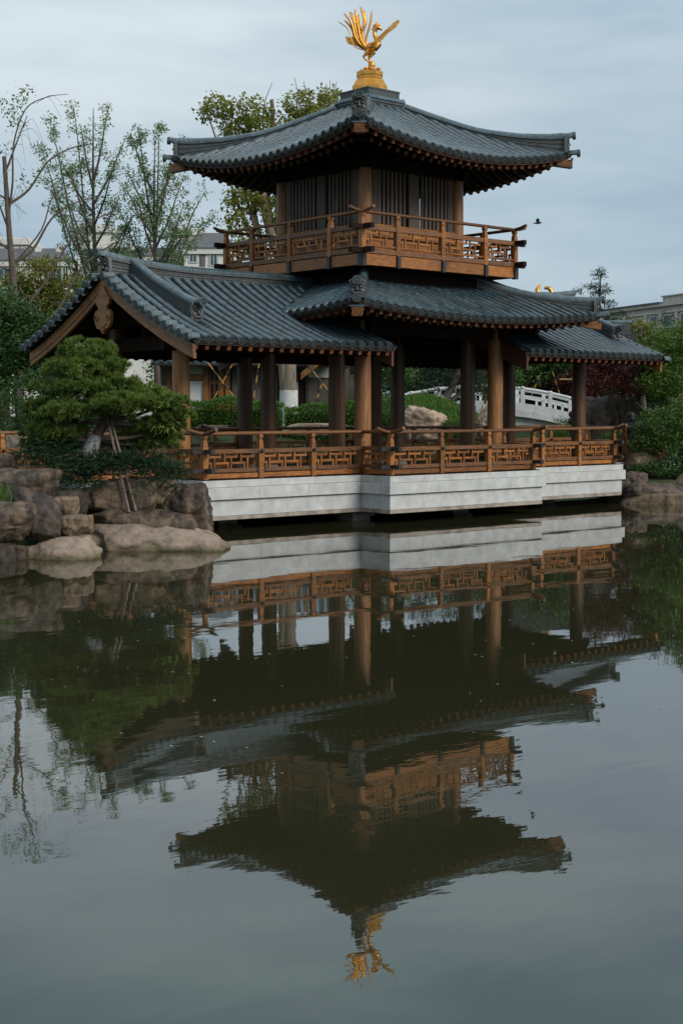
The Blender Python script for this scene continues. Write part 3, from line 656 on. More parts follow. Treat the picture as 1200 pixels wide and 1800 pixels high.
def railing(pts, z0, hts, ext, nb, pr, nm='railing', sub=False):
    """pts: polyline; nb: bays per stretch; ext: 1 where rails cross and run on past that point"""
    zb, zm, zh, l0, l1 = hts
    for i in range(len(pts) - 1):
        a = Vector((*pts[i], z0)); b = Vector((*pts[i + 1], z0)); d = (b - a).normalized(); p_ = pr[i] if hasattr(pr, '__len__') else pr
        # the round handrail is the railing part itself; posts, rails and fret are its pieces
        ea, eb = .40 * ext[i], .40 * ext[i + 1]; pth = []; zz = Vector((0, 0, zh))
        if ea: pth += [a - d * ea + zz + Vector((0, 0, .085)), a - d * ea * .6 + zz + Vector((0, 0, .038)), a - d * ea * .25 + zz + Vector((0, 0, .008))]
        pth += [a + zz, a.lerp(b, .5) + zz, b + zz]
        if eb: pth += [b + d * eb * .25 + zz + Vector((0, 0, .008)), b + d * eb * .6 + zz + Vector((0, 0, .038)), b + d * eb + zz + Vector((0, 0, .085))]
        R_ = MB().tube(pth, .04, 10).build(nm, WOODM, PAV)
        n = nb[i]; L = (b - a).length; el_ = .30
        sg = (0.0 if abs(d.x) > .5 else .006)
        for kind, zc, h, w in (('bottom_rail', zb, .08, .09), ('mid_rail', zm, .085, .085)):
            bar(PAV, kind, a + Vector((0, 0, zc + sg)) + d * .02, b + Vector((0, 0, zc + sg)) - d * .02, w + sg, h, WOODM, p_, R_)
            for f_, q, sgn in ((ext[i], a, -1), (ext[i + 1], b, 1)):
                if f_: bar(PAV, 'rail_end', q + Vector((0, 0, zc + sg)) + d * sgn * .0, q + Vector((0, 0, zc + sg)) + d * sgn * el_, w + .004 + sg, h + .004, WOODD if sub else WOODK, p_, R_)
        if sub: bar(PAV, 'sub_rail', a + Vector((0, 0, l0 - .03)), b + Vector((0, 0, l0 - .03)), .05, .035, WOOD, p_, R_)
        else:
            bar(PAV, 'kick_board', a + Vector((0, 0, .075)) + d * .06, b + Vector((0, 0, .075)) - d * .06, .04, .095, WOOD, p_, R_)
        for k in range(n):
            A = a + d * (L * k / n + .075); B = a + d * (L * (k + 1) / n - .075); lattice(PAV, R_, A, B, z0 + l0, z0 + l1, p_)
            if k > 0 or i == 0 or True:
                q = a + d * (L * k / n); piece(PAV, 'rail_post', tpl('rail_post_%.2f' % zh, post_mesh(zh - .02), WOOD), Matrix.Translation(q), p_, R_)
                if k > 0 and not sub:
                    bar(PAV, 'rail_clamp', q + Vector((0, 0, zb)) - d * .11, q + Vector((0, 0, zb)) + d * .11, .10, .086, WOODK, p_, R_)
                    piece(PAV, 'rail_boss', tpl('rail_boss', lambda: MB().ball((0, 0, 0), (.042, .03, .042), 10, 6), WOODK), Matrix.Translation(q + Vector((d.y, -d.x, 0)) * .085 + Vector((0, 0, zm))) @ Matrix.Rotation(math.atan2(d.y, d.x), 4, 'Z'), p_, R_)
        if i == len(pts) - 2 or False: piece(PAV, 'rail_post', tpl('rail_post_%.2f' % zh, post_mesh(zh - .02), WOOD), Matrix.Translation(b), p_, R_)
HL = (.183, .555, .906, .225, .51)
RP = [(-8.6, -1.28), (-6.31, -1.28), (-6.31, -2.19), (-2.22, -2.19), (-2.22, -3.09), (2.22, -3.09), (2.22, -2.19), (6.31, -2.19), (6.31, -1.28), (9.6, -1.28)]
EX = [0, 0, 1, 0, 1, 1, 0, 1, 0, 0]; NB = [2, 1, 3, 1, 3, 1, 3, 1, 2]
railing(RP, .987, HL, EX, NB, [1.2, 1.4, 1.5, 1.4, 1.5, .4, 1.4, .4, .8])
railing([(-10.0, 1.28)] + [(x, -y) for x, y in RP[1:]], .987, HL, EX, [3] + NB[1:], .35)
# balcony round the upper storey
HB = 2.358; F0 = 5.62
m = MB(); m.b2((-HB + .06, -HB + .06, 5.40), (HB - .06, HB - .06, 5.60)); m.build('balcony_floor', WOODD, PAV)
for k in range(4):
    Q = rotz(k); pr = 1.5 if k in (0, 3) else .4; pos = [-HB, -HB + 1.0, 0, HB - 1.0, HB]
    bpts = [Q @ Vector((x, -HB, 0)) for x in pos]
    for i in range(4):
        d = (bpts[i + 1] - bpts[i]).normalized()
        bar(PAV, 'fascia_board', bpts[i] + d * .065 + Vector((0, 0, 5.50)), bpts[i + 1] - d * .065 + Vector((0, 0, 5.50)), .08, .235, WOOD, pr)
    for i, x in enumerate(pos):
        bar(PAV, 'bracket', Q @ Vector((x, -HB - .03, 5.36)), Q @ Vector((x, -HB - .03, 5.618)), .10 if i not in (0, 4) else .12, .11, WOODK, pr, up=Q.to_3x3() @ Vector((0, 1, 0)))
    a, b = Q @ Vector((-HB, -HB, 0)), Q @ Vector((HB, -HB, 0))
    stretch = []
    hts = (.06, .549, .865, .19, .50)
    aa, bb = bpts[0], bpts[4]; d = (bb - aa).normalized()
    # one railing part per side; bays 1.0 / 1.36 / 1.36 / 1.0
    zz = Vector((0, 0, F0 + hts[2])); e_ = .36
    pth = [aa - d * e_ + zz + Vector((0, 0, .07)), aa - d * e_ * .5 + zz + Vector((0, 0, .022)), aa + zz, aa.lerp(bb, .5) + zz, bb + zz, bb + d * e_ * .5 + zz + Vector((0, 0, .022)), bb + d * e_ + zz + Vector((0, 0, .07))]
    R_ = MB().tube(pth, .036, 10).build('balcony_railing', WOODM, PAV); sg = .006 * (k % 2)
    for kind, zc, h, w in (('bottom_rail', hts[0], .105, .10), ('mid_rail', hts[1], .10, .085)):
        bar(PAV, kind, aa + Vector((0, 0, F0 + zc + sg)), bb + Vector((0, 0, F0 + zc + sg)), w + sg, h, WOODM, pr, R_)
        for q, s in ((aa, -1), (bb, 1)): bar(PAV, 'rail_end', q + d * s * .05 + Vector((0, 0, F0 + zc + sg)), q + d * s * .33 + Vector((0, 0, F0 + zc + sg)), w + .004 + sg, h + .004, WOODD, pr, R_)
    bar(PAV, 'sub_rail', aa + Vector((0, 0, F0 + .172)), bb + Vector((0, 0, F0 + .172)), .05, .04, WOOD, pr, R_)
    for i in range(5):
        if i < 4:
            L = bpts[i + 1] - bpts[i]; lattice(PAV, R_, bpts[i] + d * .07, bpts[i + 1] - d * .07, F0 + hts[3], F0 + hts[4], pr)
            piece(PAV, 'rail_post', tpl('rail_post_0.86', post_mesh(.85), WOOD), Matrix.Translation(bpts[i] + Vector((0, 0, F0))), pr, R_)
# upper storey walls of upright slats
for k in range(4):
    Q = rotz(k); pr = 1.2 if k in (0, 3) else .6; y = -1.44
    def up_bar(kind, x, w, z0, z1, mat, dp=.05, yy=y): bar(PAV, kind, Q @ Vector((x, yy, z0)), Q @ Vector((x, yy, z1)), w, dp, mat, pr, up=Q.to_3x3() @ Vector((0, 1, 0)))
    for s in (-1, 1):
        up_bar('wall_board', s * 1.165, .17, 6.42, 7.6, WOODG, .07)
        for j in range(7): up_bar('slat', s * (.215 + .125 * j + .06), .076 if k in (0, 3) else .098, 6.42, 7.6, WOODG, .045)
    up_bar('wall_board', 0, .30, 6.42, 7.6, WOODG, .07)
    bar(PAV, 'sill_board', Q @ Vector((-1.27, y - .03, 6.27)), Q @ Vector((1.27, y - .03, 6.27)), .10, .28, WOOD, pr)
    bar(PAV, 'panel_board', Q @ Vector((-1.27, y, 5.86)), Q @ Vector((1.27, y, 5.86)), .06, .54, WOOD, pr)
    bar(PAV, 'beam', Q @ Vector((-1.75, y + .01, 7.72)), Q @ Vector((1.75, y + .01, 7.72)), .18, .26, WOODD, pr)
    bar(PAV, 'frieze_board', Q @ Vector((-1.5, y + .02, 8.2)), Q @ Vector((1.5, y + .02, 8.2)), .10, .7, WOODD, pr)
    for x in (-1.42, -.7, 0, .7, 1.42):                        # bracket arms under the eave
        bar(PAV, 'bracket_arm', Q @ Vector((x, -1.5, 7.86)), Q @ Vector((x, -2.05, 7.98)), .11, .13, WOODD, pr); bar(PAV, 'bracket_arm', Q @ Vector((x - .28, -1.62, 8.0)), Q @ Vector((x + .28, -1.62, 8.0)), .1, .12, WOODD, pr)
    bar(PAV, 'beam', Q @ Vector((-2.3, -2.05, 8.08)), Q @ Vector((2.3, -2.05, 8.08)), .12, .12, WOODD, pr)
m = MB(); m.b2((-1.40, -1.40, 7.86), (1.40, 1.40, 7.92)); m.build('ceiling', WOODD, PAV)

# ------------------------------------------------------------------ gilded bird on the crown of the roof
PH = empty('bird_statue', (0, 0, 9.636), 'gilded mythical bird statue with raised tail on an octagonal golden pedestal', 'statue', rot=-YAW)
def ph_build(m, name): 
    o = m.build(name, GOLD, None); o.matrix_basis = PH.matrix_basis.copy(); return adopt(o, PH)
m = MB(); m.lathe([(.43, 0), (.43, .11), (.41, .13), (.33, .27), (.295, .30), (.295, .35), (.32, .355), (.325, .44), (.29, .46)], 8, (0, 0, 0), 0, False, PI / 8); ph_build(m, 'pedestal')
m = MB(); m.lathe([(.25, .45), (.21, .50), (.12, .555), (.05, .57), (0, .575)], 12)
for i in range(14):
    a = i * 2.4; m.ball((.15 * math.cos(a) * (1 + .3 * (i % 3)), .15 * math.sin(a) * (1 + .3 * (i % 3)), .49 + .02 * (i % 2)), (.05, .05, .03), 6, 4)
ph_build(m, 'rock_mound')
K = 1 / 689.0
def q(x, y, dy=0.0): return Vector(((x - 588) * K, dy, (1105 - y) * K + .565))
m = MB()
m.tube([q(500, 840), q(540, 815), q(600, 790), q(670, 775), q(715, 740), q(710, 690), q(680, 640), q(658, 590), q(660, 545), q(680, 505), q(712, 490), q(745, 495), q(768, 515), q(786, 540)],
       [.02, .075, .125, .14, .115, .085, .062, .05, .046, .052, .062, .05, .026, .005], 14, flat=.82)
m.tube([q(640, 510), q(655, 455), q(690, 430)], [.012, .03, .01], 8); m.tube([q(690, 470), q(705, 415), q(725, 400)], [.03, .03, .008], 8); m.tube([q(720, 470), q(748, 440), q(755, 425)], [.02, .018, .006], 8)
m.tube([q(700, 540), q(695, 565)], [.018, .006], 6); m.tube([q(640, 520), q(600, 515)], [.016, .005], 6)
m.ball(q(722, 488, -.05), .012, 6, 4)
ph_build(m, 'body')
for nm, dy, pts in (('wing', -.155, [(590, 778), (640, 740), (720, 660), (800, 590), (880, 540), (950, 475), (1000, 425), (1030, 392), (1052, 428), (1000, 500), (940, 545), (870, 600), (800, 680), (735, 738), (660, 765)]),
                    ('wing', .12, [(520, 700), (450, 640), (330, 610), (270, 625), (205, 600), (215, 660), (250, 715), (330, 735), (430, 760), (520, 770)])):
    m = MB(); P = [((x - 588) * K, (1105 - y) * K + .565) for x, y in pts]
    m.prism(P, .045, None, (0, dy, 0)); s = -1 if dy < 0 else 1
    if dy < 0:
        for j in range(7):
            u = j / 6; m.tube([q(620 + 300 * u, 762 - 300 * u + 10, dy - .03), q(690 + 340 * u, 720 - 310 * u, dy - .035)], [.012, .006], 5)
        for (a, b) in (((930, 520), (1052, 425)), ((950, 490), (1030, 392)), ((900, 560), (1010, 490))): m.tube([q(*a, dy), q(*b, dy)], [.028, .006], 6)
    m.flip_fix(ph_build(m, nm))
TF = [([(520, 830), (430, 815), (340, 770), (290, 680), (270, 560), (235, 480), (160, 430), (98, 392)], .016, 0), ([(500, 810), (400, 760), (340, 650), (320, 520), (270, 440), (190, 360)], .028, .03), ([(510, 800), (420, 740), (350, 620), (330, 500), (280, 380), (185, 268)], .030, -.04),
      ([(510, 800), (410, 720), (350, 560), (300, 430), (245, 300)], .032, .05), ([(520, 800), (430, 720), (370, 560), (345, 400), (275, 245)], .036, -.03), ([(520, 800), (440, 720), (400, 560), (370, 380), (300, 245)], .034, .04), ([(525, 800), (450, 700), (410, 520), (385, 360), (355, 212)], .034, -.05),
      ([(530, 800), (470, 690), (440, 520), (425, 380), (410, 272)], .030, .02), ([(530, 790), (480, 660), (455, 560), (500, 440), (500, 330), (445, 165)], .036, -.02), ([(535, 790), (490, 650), (470, 540), (530, 420), (520, 310), (490, 210)], .034, .03), ([(545, 780), (520, 660), (560, 540), (590, 440), (610, 340), (622, 232)], .030, 0)]
for pts, w, dy in TF:
    m = MB(); P = [q(x, y, dy + .05) for x, y in pts]; fine = []
    for i in range(len(P) - 1):
        for j in range(3): fine.append(P[i].lerp(P[i + 1], j / 3))
    fine.append(P[-1])
    for _ in range(2): fine = [fine[0]] + [(fine[i - 1] + fine[i] * 2 + fine[i + 1]) / 4 for i in range(1, len(fine) - 1)] + [fine[-1]]
    N = len(fine); w *= .8; m.tube(fine, [w * (.75 + .25 * math.sin(PI * i / (N - 1))) * (1 if i < N - 1 else .45) for i in range(N)], 7)
    if w > .02:
        for i in range(3, N):                                  # scales along the feather
            for t_ in (0, .5):
                p = fine[i] if t_ == 0 else fine[i].lerp(fine[i - 1], .5)
                for s in (-1, 1): m.ball(p + Vector((s * w * .85, -.008, 0)), (w * .42, w * .4, w * .32), 5, 3)
    ph_build(m, 'tail_feather')
m = MB(); m.tube([q(575, 850, -.03), q(530, 900, -.03), q(488, 945, -.03), q(520, 985, -.03), q(572, 1015, -.03), q(590, 1010, -.03)], [.07, .05, .028, .022, .02, .01], 8); ph_build(m, 'leg')
m = MB(); m.tube([q(640, 850, .03), q(600, 910, .03), q(572, 965, .03), q(578, 1030, .03), q(582, 1105, .02)], [.08, .055, .028, .022, .022], 8)
for dx in (-.05, 0, .05): m.tube([q(582, 1100, .02), q(582, 1108, .02) + Vector((dx, -.06, 0))], [.014, .006], 5)
ph_build(m, 'leg')
m = MB(); m.tube([q(618, 1105), q(622, 1060), q(640, 1035), q(655, 1000)], [.045, .055, .04, .012], 8); m.ball(q(650, 1070), (.04, .04, .05)); m.tube([q(610, 1040), q(604, 1010), q(625, 995)], [.02, .022, .008], 6); ph_build(m, 'cloud_ornament')

# ------------------------------------------------------------------ plants
def leafmat(name, c1, c2, trans=.25, island=.35, rough=.5): return M_(name, c1, c2, .9, rough, 0, island=island, trans=trans, spec=.35, world=True)
L_PINE = leafmat('pine_needles', (.075, .125, .022), (.185, .255, .050), .25, .45)
L_DARK = leafmat('dark_evergreen_leaves', (.030, .078, .018), (.062, .135, .030))
L_MID = leafmat('mid_green_leaves', (.048, .112, .017), (.10, .185, .034))
L_FRESH = leafmat('fresh_green_leaves', (.075, .145, .020), (.15, .25, .045), .35)
L_YEL = leafmat('yellow_green_leaves', (.12, .14, .02), (.24, .23, .04), .35)
L_CAM = leafmat('camphor_leaves', (.18, .21, .034), (.32, .33, .075), .45)
L_GINK = leafmat('young_tree_leaves', (.15, .24, .10), (.25, .34, .16), .45)
L_RED = leafmat('dark_red_maple_leaves', (.060, .014, .014), (.125, .030, .022))
L_HEDGE = leafmat('clipped_hedge_leaves', (.050, .118, .014), (.095, .19, .026))
L_JUN = leafmat('juniper_sprays', (.012, .036, .014), (.028, .066, .024))
L_CYP = leafmat('cypress_leaves', (.012, .030, .012), (.026, .055, .020))
L_GRASS = leafmat('lawn_blades', (.052, .122, .014), (.10, .20, .03))
L_BPINE = leafmat('far_pine_needles', (.016, .034, .022), (.034, .06, .034))
BARK = M_('grey_brown_bark', (.055, .04, .03), (.15, .115, .09), 8, .8, .5, (3, 3, .7), bdist=.03)
BARKP = M_('pale_bark', (.12, .095, .07), (.27, .21, .155), 5, .8, .4, (3, 3, .8), bdist=.03)
WASH = M_('white_tree_wash', (.50, .51, .50), (.68, .69, .68), 6, .8, .2)

def leaves(name, C, size, mat, parent, seed, up=.35, aspect=.5, **k):
    g = rng(seed); n = len(C); d = g.normal(size=(n, 3)); d[:, 2] = d[:, 2] * .7; d /= np.linalg.norm(d, axis=1)[:, None]
    nn = g.normal(size=(n, 3)); nn[:, 2] += up * 3; b = np.cross(d, nn); b /= np.linalg.norm(b, axis=1)[:, None] + 1e-9
    s = size * g.uniform(.6, 1.35, (n, 1)); V = np.stack([C, C + d * s * .5 + b * s * aspect * .5, C + d * s, C + d * s * .5 - b * s * aspect * .5], 1).reshape(-1, 3)
    return link(name, npmesh(name, V, np.arange(n * 4).reshape(-1, 4), mat), parent, **k)
def clump_points(lobes, nclump, per, sig, seed, shell=.55):
    """lobes: (centre, (rx, ry, rz)); leaf clumps scattered through each lobe, denser outside"""
    g = rng(seed); C = []
    vol = np.array([l[1][0] * l[1][1] * l[1][2] for l in lobes]) ** .67; cnt = np.maximum(1, (nclump * vol / vol.sum()).astype(int))
    for (c, r), n in zip(lobes, cnt):
        d = g.normal(size=(n, 3)); d /= np.linalg.norm(d, axis=1)[:, None]; rad = (shell + (1 - shell) * g.random(n) ** .6)[:, None] * (1 + .16 * g.normal(size=(n, 1)))
        p = np.array(c) + d * rad * np.array(r)
        for q_ in p: C.append(q_ + g.normal(size=(per, 3)) * sig * np.array([1, 1, .6]) * g.uniform(.6, 1.3))
    return np.concatenate(C)
def site_lobes(L): return [(tuple(G(r, d, z)), s) for r, d, z, s in L]
def trunk_mesh(paths, mat, name, parent, n=8, **k):
    m = MB()
    for pts, r0, r1 in paths:
        if len(pts) > 2:
            P = [Vector(p) for p in pts]; E = [P[0] * 2 - P[1]] + P + [P[-1] * 2 - P[-2]]; pts = []
            for i in range(1, len(E) - 2):
                for j in range(4):
                    t = j / 4; p0, p1, p2, p3 = E[i - 1:i + 3]; pts.append(.5 * ((2 * p1) + (p2 - p0) * t + (2 * p0 - 5 * p1 + 4 * p2 - p3) * t * t + (3 * p1 - p0 - 3 * p2 + p3) * t ** 3))
            pts.append(P[-1])
        N = len(pts); m.tube(pts, [r0 + (r1 - r0) * i / (N - 1) for i in range(N)], n)
    return m.build(name, mat, parent, **k)
def bushy(name, label, cat, base, lobes, mat, leaf, nclump, per, sig, seed, trunk=None, group=None, up=.35, aspect=.5, bark=None):
    """base (r, d); lobes in site coordinates"""
    z0 = float(land(base[0], base[1])); T = empty(name, G(base[0], base[1], z0), label, cat, group)
    LB = site_lobes(lobes); P = clump_points(LB, nclump, per, sig, seed)
    P = P[P[:, 2] > z0 + .02]
    leaves('crown' if trunk else 'foliage', P, leaf, mat, T, seed + 1, up, aspect)
    if trunk:
        g = random.Random(seed); b0 = G(base[0], base[1], z0 - .1); paths = []
        zt = max(c[2] for c, r in LB); top = Vector((sum(c[0] for c, r in LB) / len(LB), sum(c[1] for c, r in LB) / len(LB), zt))
        mid = b0.lerp(top, .45); mid.x = b0.x * .6 + top.x * .4; mid.y = b0.y * .6 + top.y * .4
        paths.append(([b0, b0.lerp(mid, .5) + Vector((g.uniform(-.1, .1), g.uniform(-.1, .1), 0)), mid, mid.lerp(top, .6), top], trunk, trunk * .3))
        for c, r in LB:
            c = Vector(c); s_ = b0.lerp(mid, g.uniform(.6, 1.0)); paths.append(([s_, s_.lerp(c, .5) + Vector((0, 0, -.1 * (c - s_).length * .5)), c + Vector((0, 0, r[2] * .4))], trunk * .45, trunk * .1))
        trunk_mesh(paths, bark or BARK, 'trunk', T)
    return T

# sculpted pine on the left bank
PB = G(-4.42, 24.9, 1.35)
PINE = empty('pine_tree', PB, 'cloud pruned bonsai pine with a leaning trunk on the rocky bank', 'pine tree')
pads = [(-4.47, 25, 3.34, (.48, .45, .22)), (-4.76, 24.9, 3.05, (.40, .4, .15)), (-4.20, 24.9, 3.08, (.44, .4, .15)), (-4.48, 24.55, 3.02, (.42, .3, .15)), (-4.92, 25, 2.72, (.50, .4, .15)), (-4.38, 24.5, 2.70, (.58, .35, .15)), (-3.92, 24.8, 2.76, (.48, .4, .14)),
        (-3.72, 24.45, 2.44, (.60, .4, .15)), (-3.18, 24.8, 2.46, (.48, .4, .14)), (-4.52, 24.35, 2.33, (.50, .4, .14)), (-5.08, 24.8, 2.30, (.44, .4, .17)), (-5.15, 24.9, 1.94, (.38, .4, .16)), (-4.82, 24.7, 1.98, (.40, .4, .14)), (-3.12, 25.1, 2.06, (.38, .35, .13)), (-3.55, 25.3, 2.02, (.42, .4, .13)), (-2.92, 25.0, 2.24, (.30, .3, .11)), (-5.3, 24.9, 2.12, (.25, .3, .12)), (-4.75, 25.3, 1.74, (.5, .3, .13)), (-3.75, 25.5, 1.76, (.48, .3, .14)), (-3.25, 25.4, 1.82, (.42, .3, .13)), (-5.25, 25.1, 1.72, (.35, .3, .12)), (-3.35, 24.9, 2.66, (.3, .3, .1))]
g = rng(11); V = []; F = []; cnt = 0
for r_, d_, z_, s_ in pads:
    c = np.array(G(r_, d_, z_)); nc = int(58 * (s_[0] * s_[1] / .3)); cd = g.normal(size=(nc, 3)); cd[:, 2] = np.abs(cd[:, 2]) * 1.25 - .35; cd /= np.linalg.norm(cd, axis=1)[:, None]
    CC = c + cd * np.array(s_) * g.uniform(.82, 1.10, (nc, 1)); per = 15; n = nc * per
    dd = np.repeat(cd, per, 0) * .8 + g.normal(size=(n, 3)) * .75 + np.array([0, 0, .35]); dd /= np.linalg.norm(dd, axis=1)[:, None]
    P = np.repeat(CC, per, 0) + dd * g.uniform(.02, .085, (n, 1)) * np.array([1, 1, .75])
    dark = g.random(n) < .0
    for k in range(17):                                        # needles of each tuft
        ax = dd * .9 + np.array([0, 0, .6]) + g.normal(size=(n, 3)) * .55; ax /= np.linalg.norm(ax, axis=1)[:, None]
        sd = np.cross(ax, g.normal(size=(n, 3))); sd /= np.linalg.norm(sd, axis=1)[:, None]; L = g.uniform(.055, .10, (n, 1))
        V.append(np.stack([P - sd * .0055, P + sd * .0055, P + ax * L], 1).reshape(-1, 3)); F.append(np.arange(n * 3).reshape(-1, 3) + cnt); cnt += n * 3
    n = int((1500 if z_ > 2.15 else 3200) * (s_[0] * s_[1] / .3)); u_ = g.normal(size=(n, 3)); u_ /= np.linalg.norm(u_, axis=1)[:, None]; P = c + u_ * g.random((n, 1)) ** .5 * np.array(s_) * .86; ax = g.normal(size=(n, 3)); ax /= np.linalg.norm(ax, axis=1)[:, None]   # older needles inside
    sd = np.cross(ax, g.normal(size=(n, 3))); sd /= np.linalg.norm(sd, axis=1)[:, None]; V.append(np.stack([P - sd * .02, P + sd * .02, P + ax * .12], 1).reshape(-1, 3)); F.append(np.arange(n * 3).reshape(-1, 3) + cnt); cnt += n * 3
link('crown', npmesh('crown', np.concatenate(V), np.concatenate(F), L_PINE), PINE)
def pt(r, d, z): return G(r, d, z)
paths = [([pt(-4.50, 24.9, 1.2), pt(-4.40, 24.9, 1.55), pt(-4.25, 24.9, 1.95), pt(-4.12, 24.9, 2.2), pt(-4.3, 24.95, 2.6), pt(-4.45, 25, 3.1)], .13, .05)]
for r_, d_, z_, s_ in pads: 
    st = pt(-4.12, 24.9, 2.1 + .25 * (z_ - 2.1)) if z_ > 2.15 else pt(-4.3, 24.9, 1.85); e_ = pt(r_, d_, z_ - .05); paths.append(([st, st.lerp(e_, .5) - Vector((0, 0, .06)), e_], .05, .02))
trunk_mesh(paths, BARK, 'trunk', PINE)
MB().tube([pt(-4.56, 24.86, 1.2), pt(-4.46, 24.86, 1.45), pt(-4.36, 24.86, 1.72), pt(-4.29, 24.86, 1.92)], [.20, .165, .15, .11], 12).build('white_wash', M_('grey_tree_wash', (.20, .20, .21), (.36, .36, .37), 6, .8, .2), PINE)  # greyer wash than on the other trunks
for a, b in (((-3.64, 24.35, .60), (-4.08, 24.8, 2.25)), ((-3.53, 24.4, .62), (-4.03, 24.85, 2.25))):
    tag(MB().tube([pt(*a), pt(*b)], [.027, .023], 8).build('prop_pole', M_('weathered_pole_%d' % int(-a[0] * 100), (.10, .08, .065), (.22, .18, .15), 6, .8, .2)), 'weathered pole propping the pine, ' + ('left one of the pair' if a[0] < -3.6 else 'right one of the pair'), 'pole', 'poles propping the pine')

# juniper spreading under the pine
JU = empty('juniper_shrub', G(-4.0, 24.6, 1.1), 'dark spreading juniper creeping over the rocks under the pine', 'juniper')
g = rng(5); V = []; F = []; cnt = 0
spots = [(-4.9, 24.6, 1.45, 260), (-4.5, 24.45, 1.36, 300), (-4.1, 24.5, 1.45, 320), (-3.7, 24.7, 1.42, 300), (-3.3, 24.7, 1.36, 260), (-2.98, 24.7, 1.22, 170), (-4.72, 24.3, 1.12, 150), (-4.45, 24.2, 1.1, 130), (-4.95, 24.5, 1.7, 160), (-3.16, 24.5, .98, 70), (-5.3, 24.8, 1.62, 160), (-4.3, 24.9, 1.5, 200), (-3.5, 25.1, 1.5, 200)]
for r_, d_, z_, n in spots:
    n = int(n * .75)
    c = np.array(G(r_, d_, z_)); P = c + g.normal(size=(n, 3)) * np.array([.22, .2, .09])
    out_ = (P - c); out_[:, 2] = 0; out_ += g.normal(size=(n, 3)) * .12; out_[:, 2] += .03; out_ -= np.array(FH) * .07; out_ /= np.linalg.norm(out_, axis=1)[:, None]
    for k in range(9):
        ax = out_ + g.normal(size=(n, 3)) * .38; ax /= np.linalg.norm(ax, axis=1)[:, None]; sd = np.cross(ax, g.normal(size=(n, 3))); sd /= np.linalg.norm(sd, axis=1)[:, None]
        B = P + out_ * (.02 * k); L = g.uniform(.05, .10, (n, 1)); V.append(np.stack([B - sd * .008, B + sd * .008, B + ax * L], 1).reshape(-1, 3)); F.append(np.arange(n * 3).reshape(-1, 3) + cnt); cnt += n * 3
link('foliage', npmesh('foliage', np.concatenate(V), np.concatenate(F), L_JUN), JU)

# ------------------------------------------------------------------ rocks
def rockmat(name, c1, c2, stain, srng=(.50, .66), stretch=(3.2, 3.2, .75), zb=None): return M_(name, c1, c2, 6.5, .8, .9, (1, 1, 1), stain=stain, stain_scale=1.6, stain_rng=srng, stain_stretch=stretch, zband=zb, bdist=.05, lo=.3, hi=.72)
ALG = (0.0, .13, (.075, .062, .022))
RK_PALE = rockmat('pale_waterside_rock', (.225, .168, .125), (.37, .29, .225), (.13, .095, .07), (.52, .8), zb=ALG)
RK_TAN = rockmat('tan_rock', (.14, .096, .06), (.27, .195, .13), (.05, .036, .027))
RK_DARK = rockmat('dark_streaked_rock', (.095, .064, .043), (.20, .142, .097), (.035, .026, .019), (.40, .58))
RK_BLACK = rockmat('blackened_rock', (.045, .034, .027), (.15, .105, .072), (.020, .017, .014), (.36, .60))
RK_PINK = rockmat('pinkish_boulder', (.36, .255, .175), (.58, .44, .33), (.20, .13, .085), (.5, .7))
RK_BR = rockmat('brown_rock', (.085, .062, .047), (.18, .135, .10), (.035, .028, .024), (.45, .62))
def rock(name, label, cat, r, d, z0, z1, w, dp, mat, seed, facets=9, rough=.08, sharp=10, group=None, flat_top=0.0, tilt=0.0, name_='rock', sub=5, extra=()):
    import bmesh
    bm = bmesh.new(); bmesh.ops.create_icosphere(bm, subdivisions=sub, radius=1); g = random.Random(seed); pl = []
    sharp = sharp * 1.25
    for i in range(int(facets * 1.5)):
        v = Vector((g.gauss(0, 1), g.gauss(0, 1), g.gauss(0, .8))).normalized(); pl.append((v, g.uniform(.80, 1.06)))
    pl += [(Vector(v), h) for v, h in (((1, 0, 0), 1), ((-1, 0, 0), 1), ((0, 1, 0), 1), ((0, -1, 0), 1), ((0, 0, 1), 1 - flat_top), ((0, 0, -1), 1))]
    pl += [(Vector(v).normalized(), h) for v, h in extra]
    sdv = Vector((seed * 3.1, seed * 1.7, seed * .9)); sx, sy, sz = w / 2, dp / 2, (z1 - z0) / 2; mx_ = max(sx, sz)
    for v in bm.verts:
        n = v.co.normalized(); acc = sum(max(n.dot(p), 0) ** sharp / h ** sharp for p, h in pl); rad = acc ** (-1 / sharp)
        p = n * rad; P = Vector((p.x * sx, p.y * sy, p.z * sz)); q_ = P / mx_
        f = mnoise.fractal(q_ * 1.9 + sdv, .8, 2.2, 6) * rough * 1.3; r2 = -abs(mnoise.noise(q_ * 2.8 + sdv * 2)) * rough * 1.3; f3 = mnoise.noise(Vector((q_.x, q_.y, q_.z * 4.0)) * 3.4 + sdv) * rough * .4
        cr_ = -max(0, .10 - abs(mnoise.noise(Vector((q_.x * 2.1, q_.y * 2.1, q_.z * 1.2)) + sdv * 3))) * rough * 7   # cracks
        P *= 1 + f + r2 + f3 + cr_ + rough * .6; v.co = P
    me = bpy.data.meshes.new(name); bm.to_mesh(me); bm.free(); me.materials.append(mat)
    for p in me.polygons: p.use_smooth = True
    o = link(name, me); o.location = G(r, d, (z0 + z1) / 2); o.rotation_euler = (0, tilt, -YAW + g.uniform(-.12, .12)); return tag(o, label, cat, group)
rock('rock_ledge', 'long pale flat ledge sloping into the water at the bank corner below the pavilion', 'rock', -3.16, 24.5, -.50, .42, 2.55, 2.1, RK_PALE, 3, 8, .085, 22, extra=[((.75, 0, .66), .86), ((.05, -.80, .60), .95), ((-.15, -.9, .4), .93)], flat_top=.04)
rock('rock_ledge', 'dark streaked ledge carrying the feet of the two poles', 'rock', -3.52, 24.85, .22, .66, 1.95, 1.3, RK_DARK, 14, 6, .07, 12)
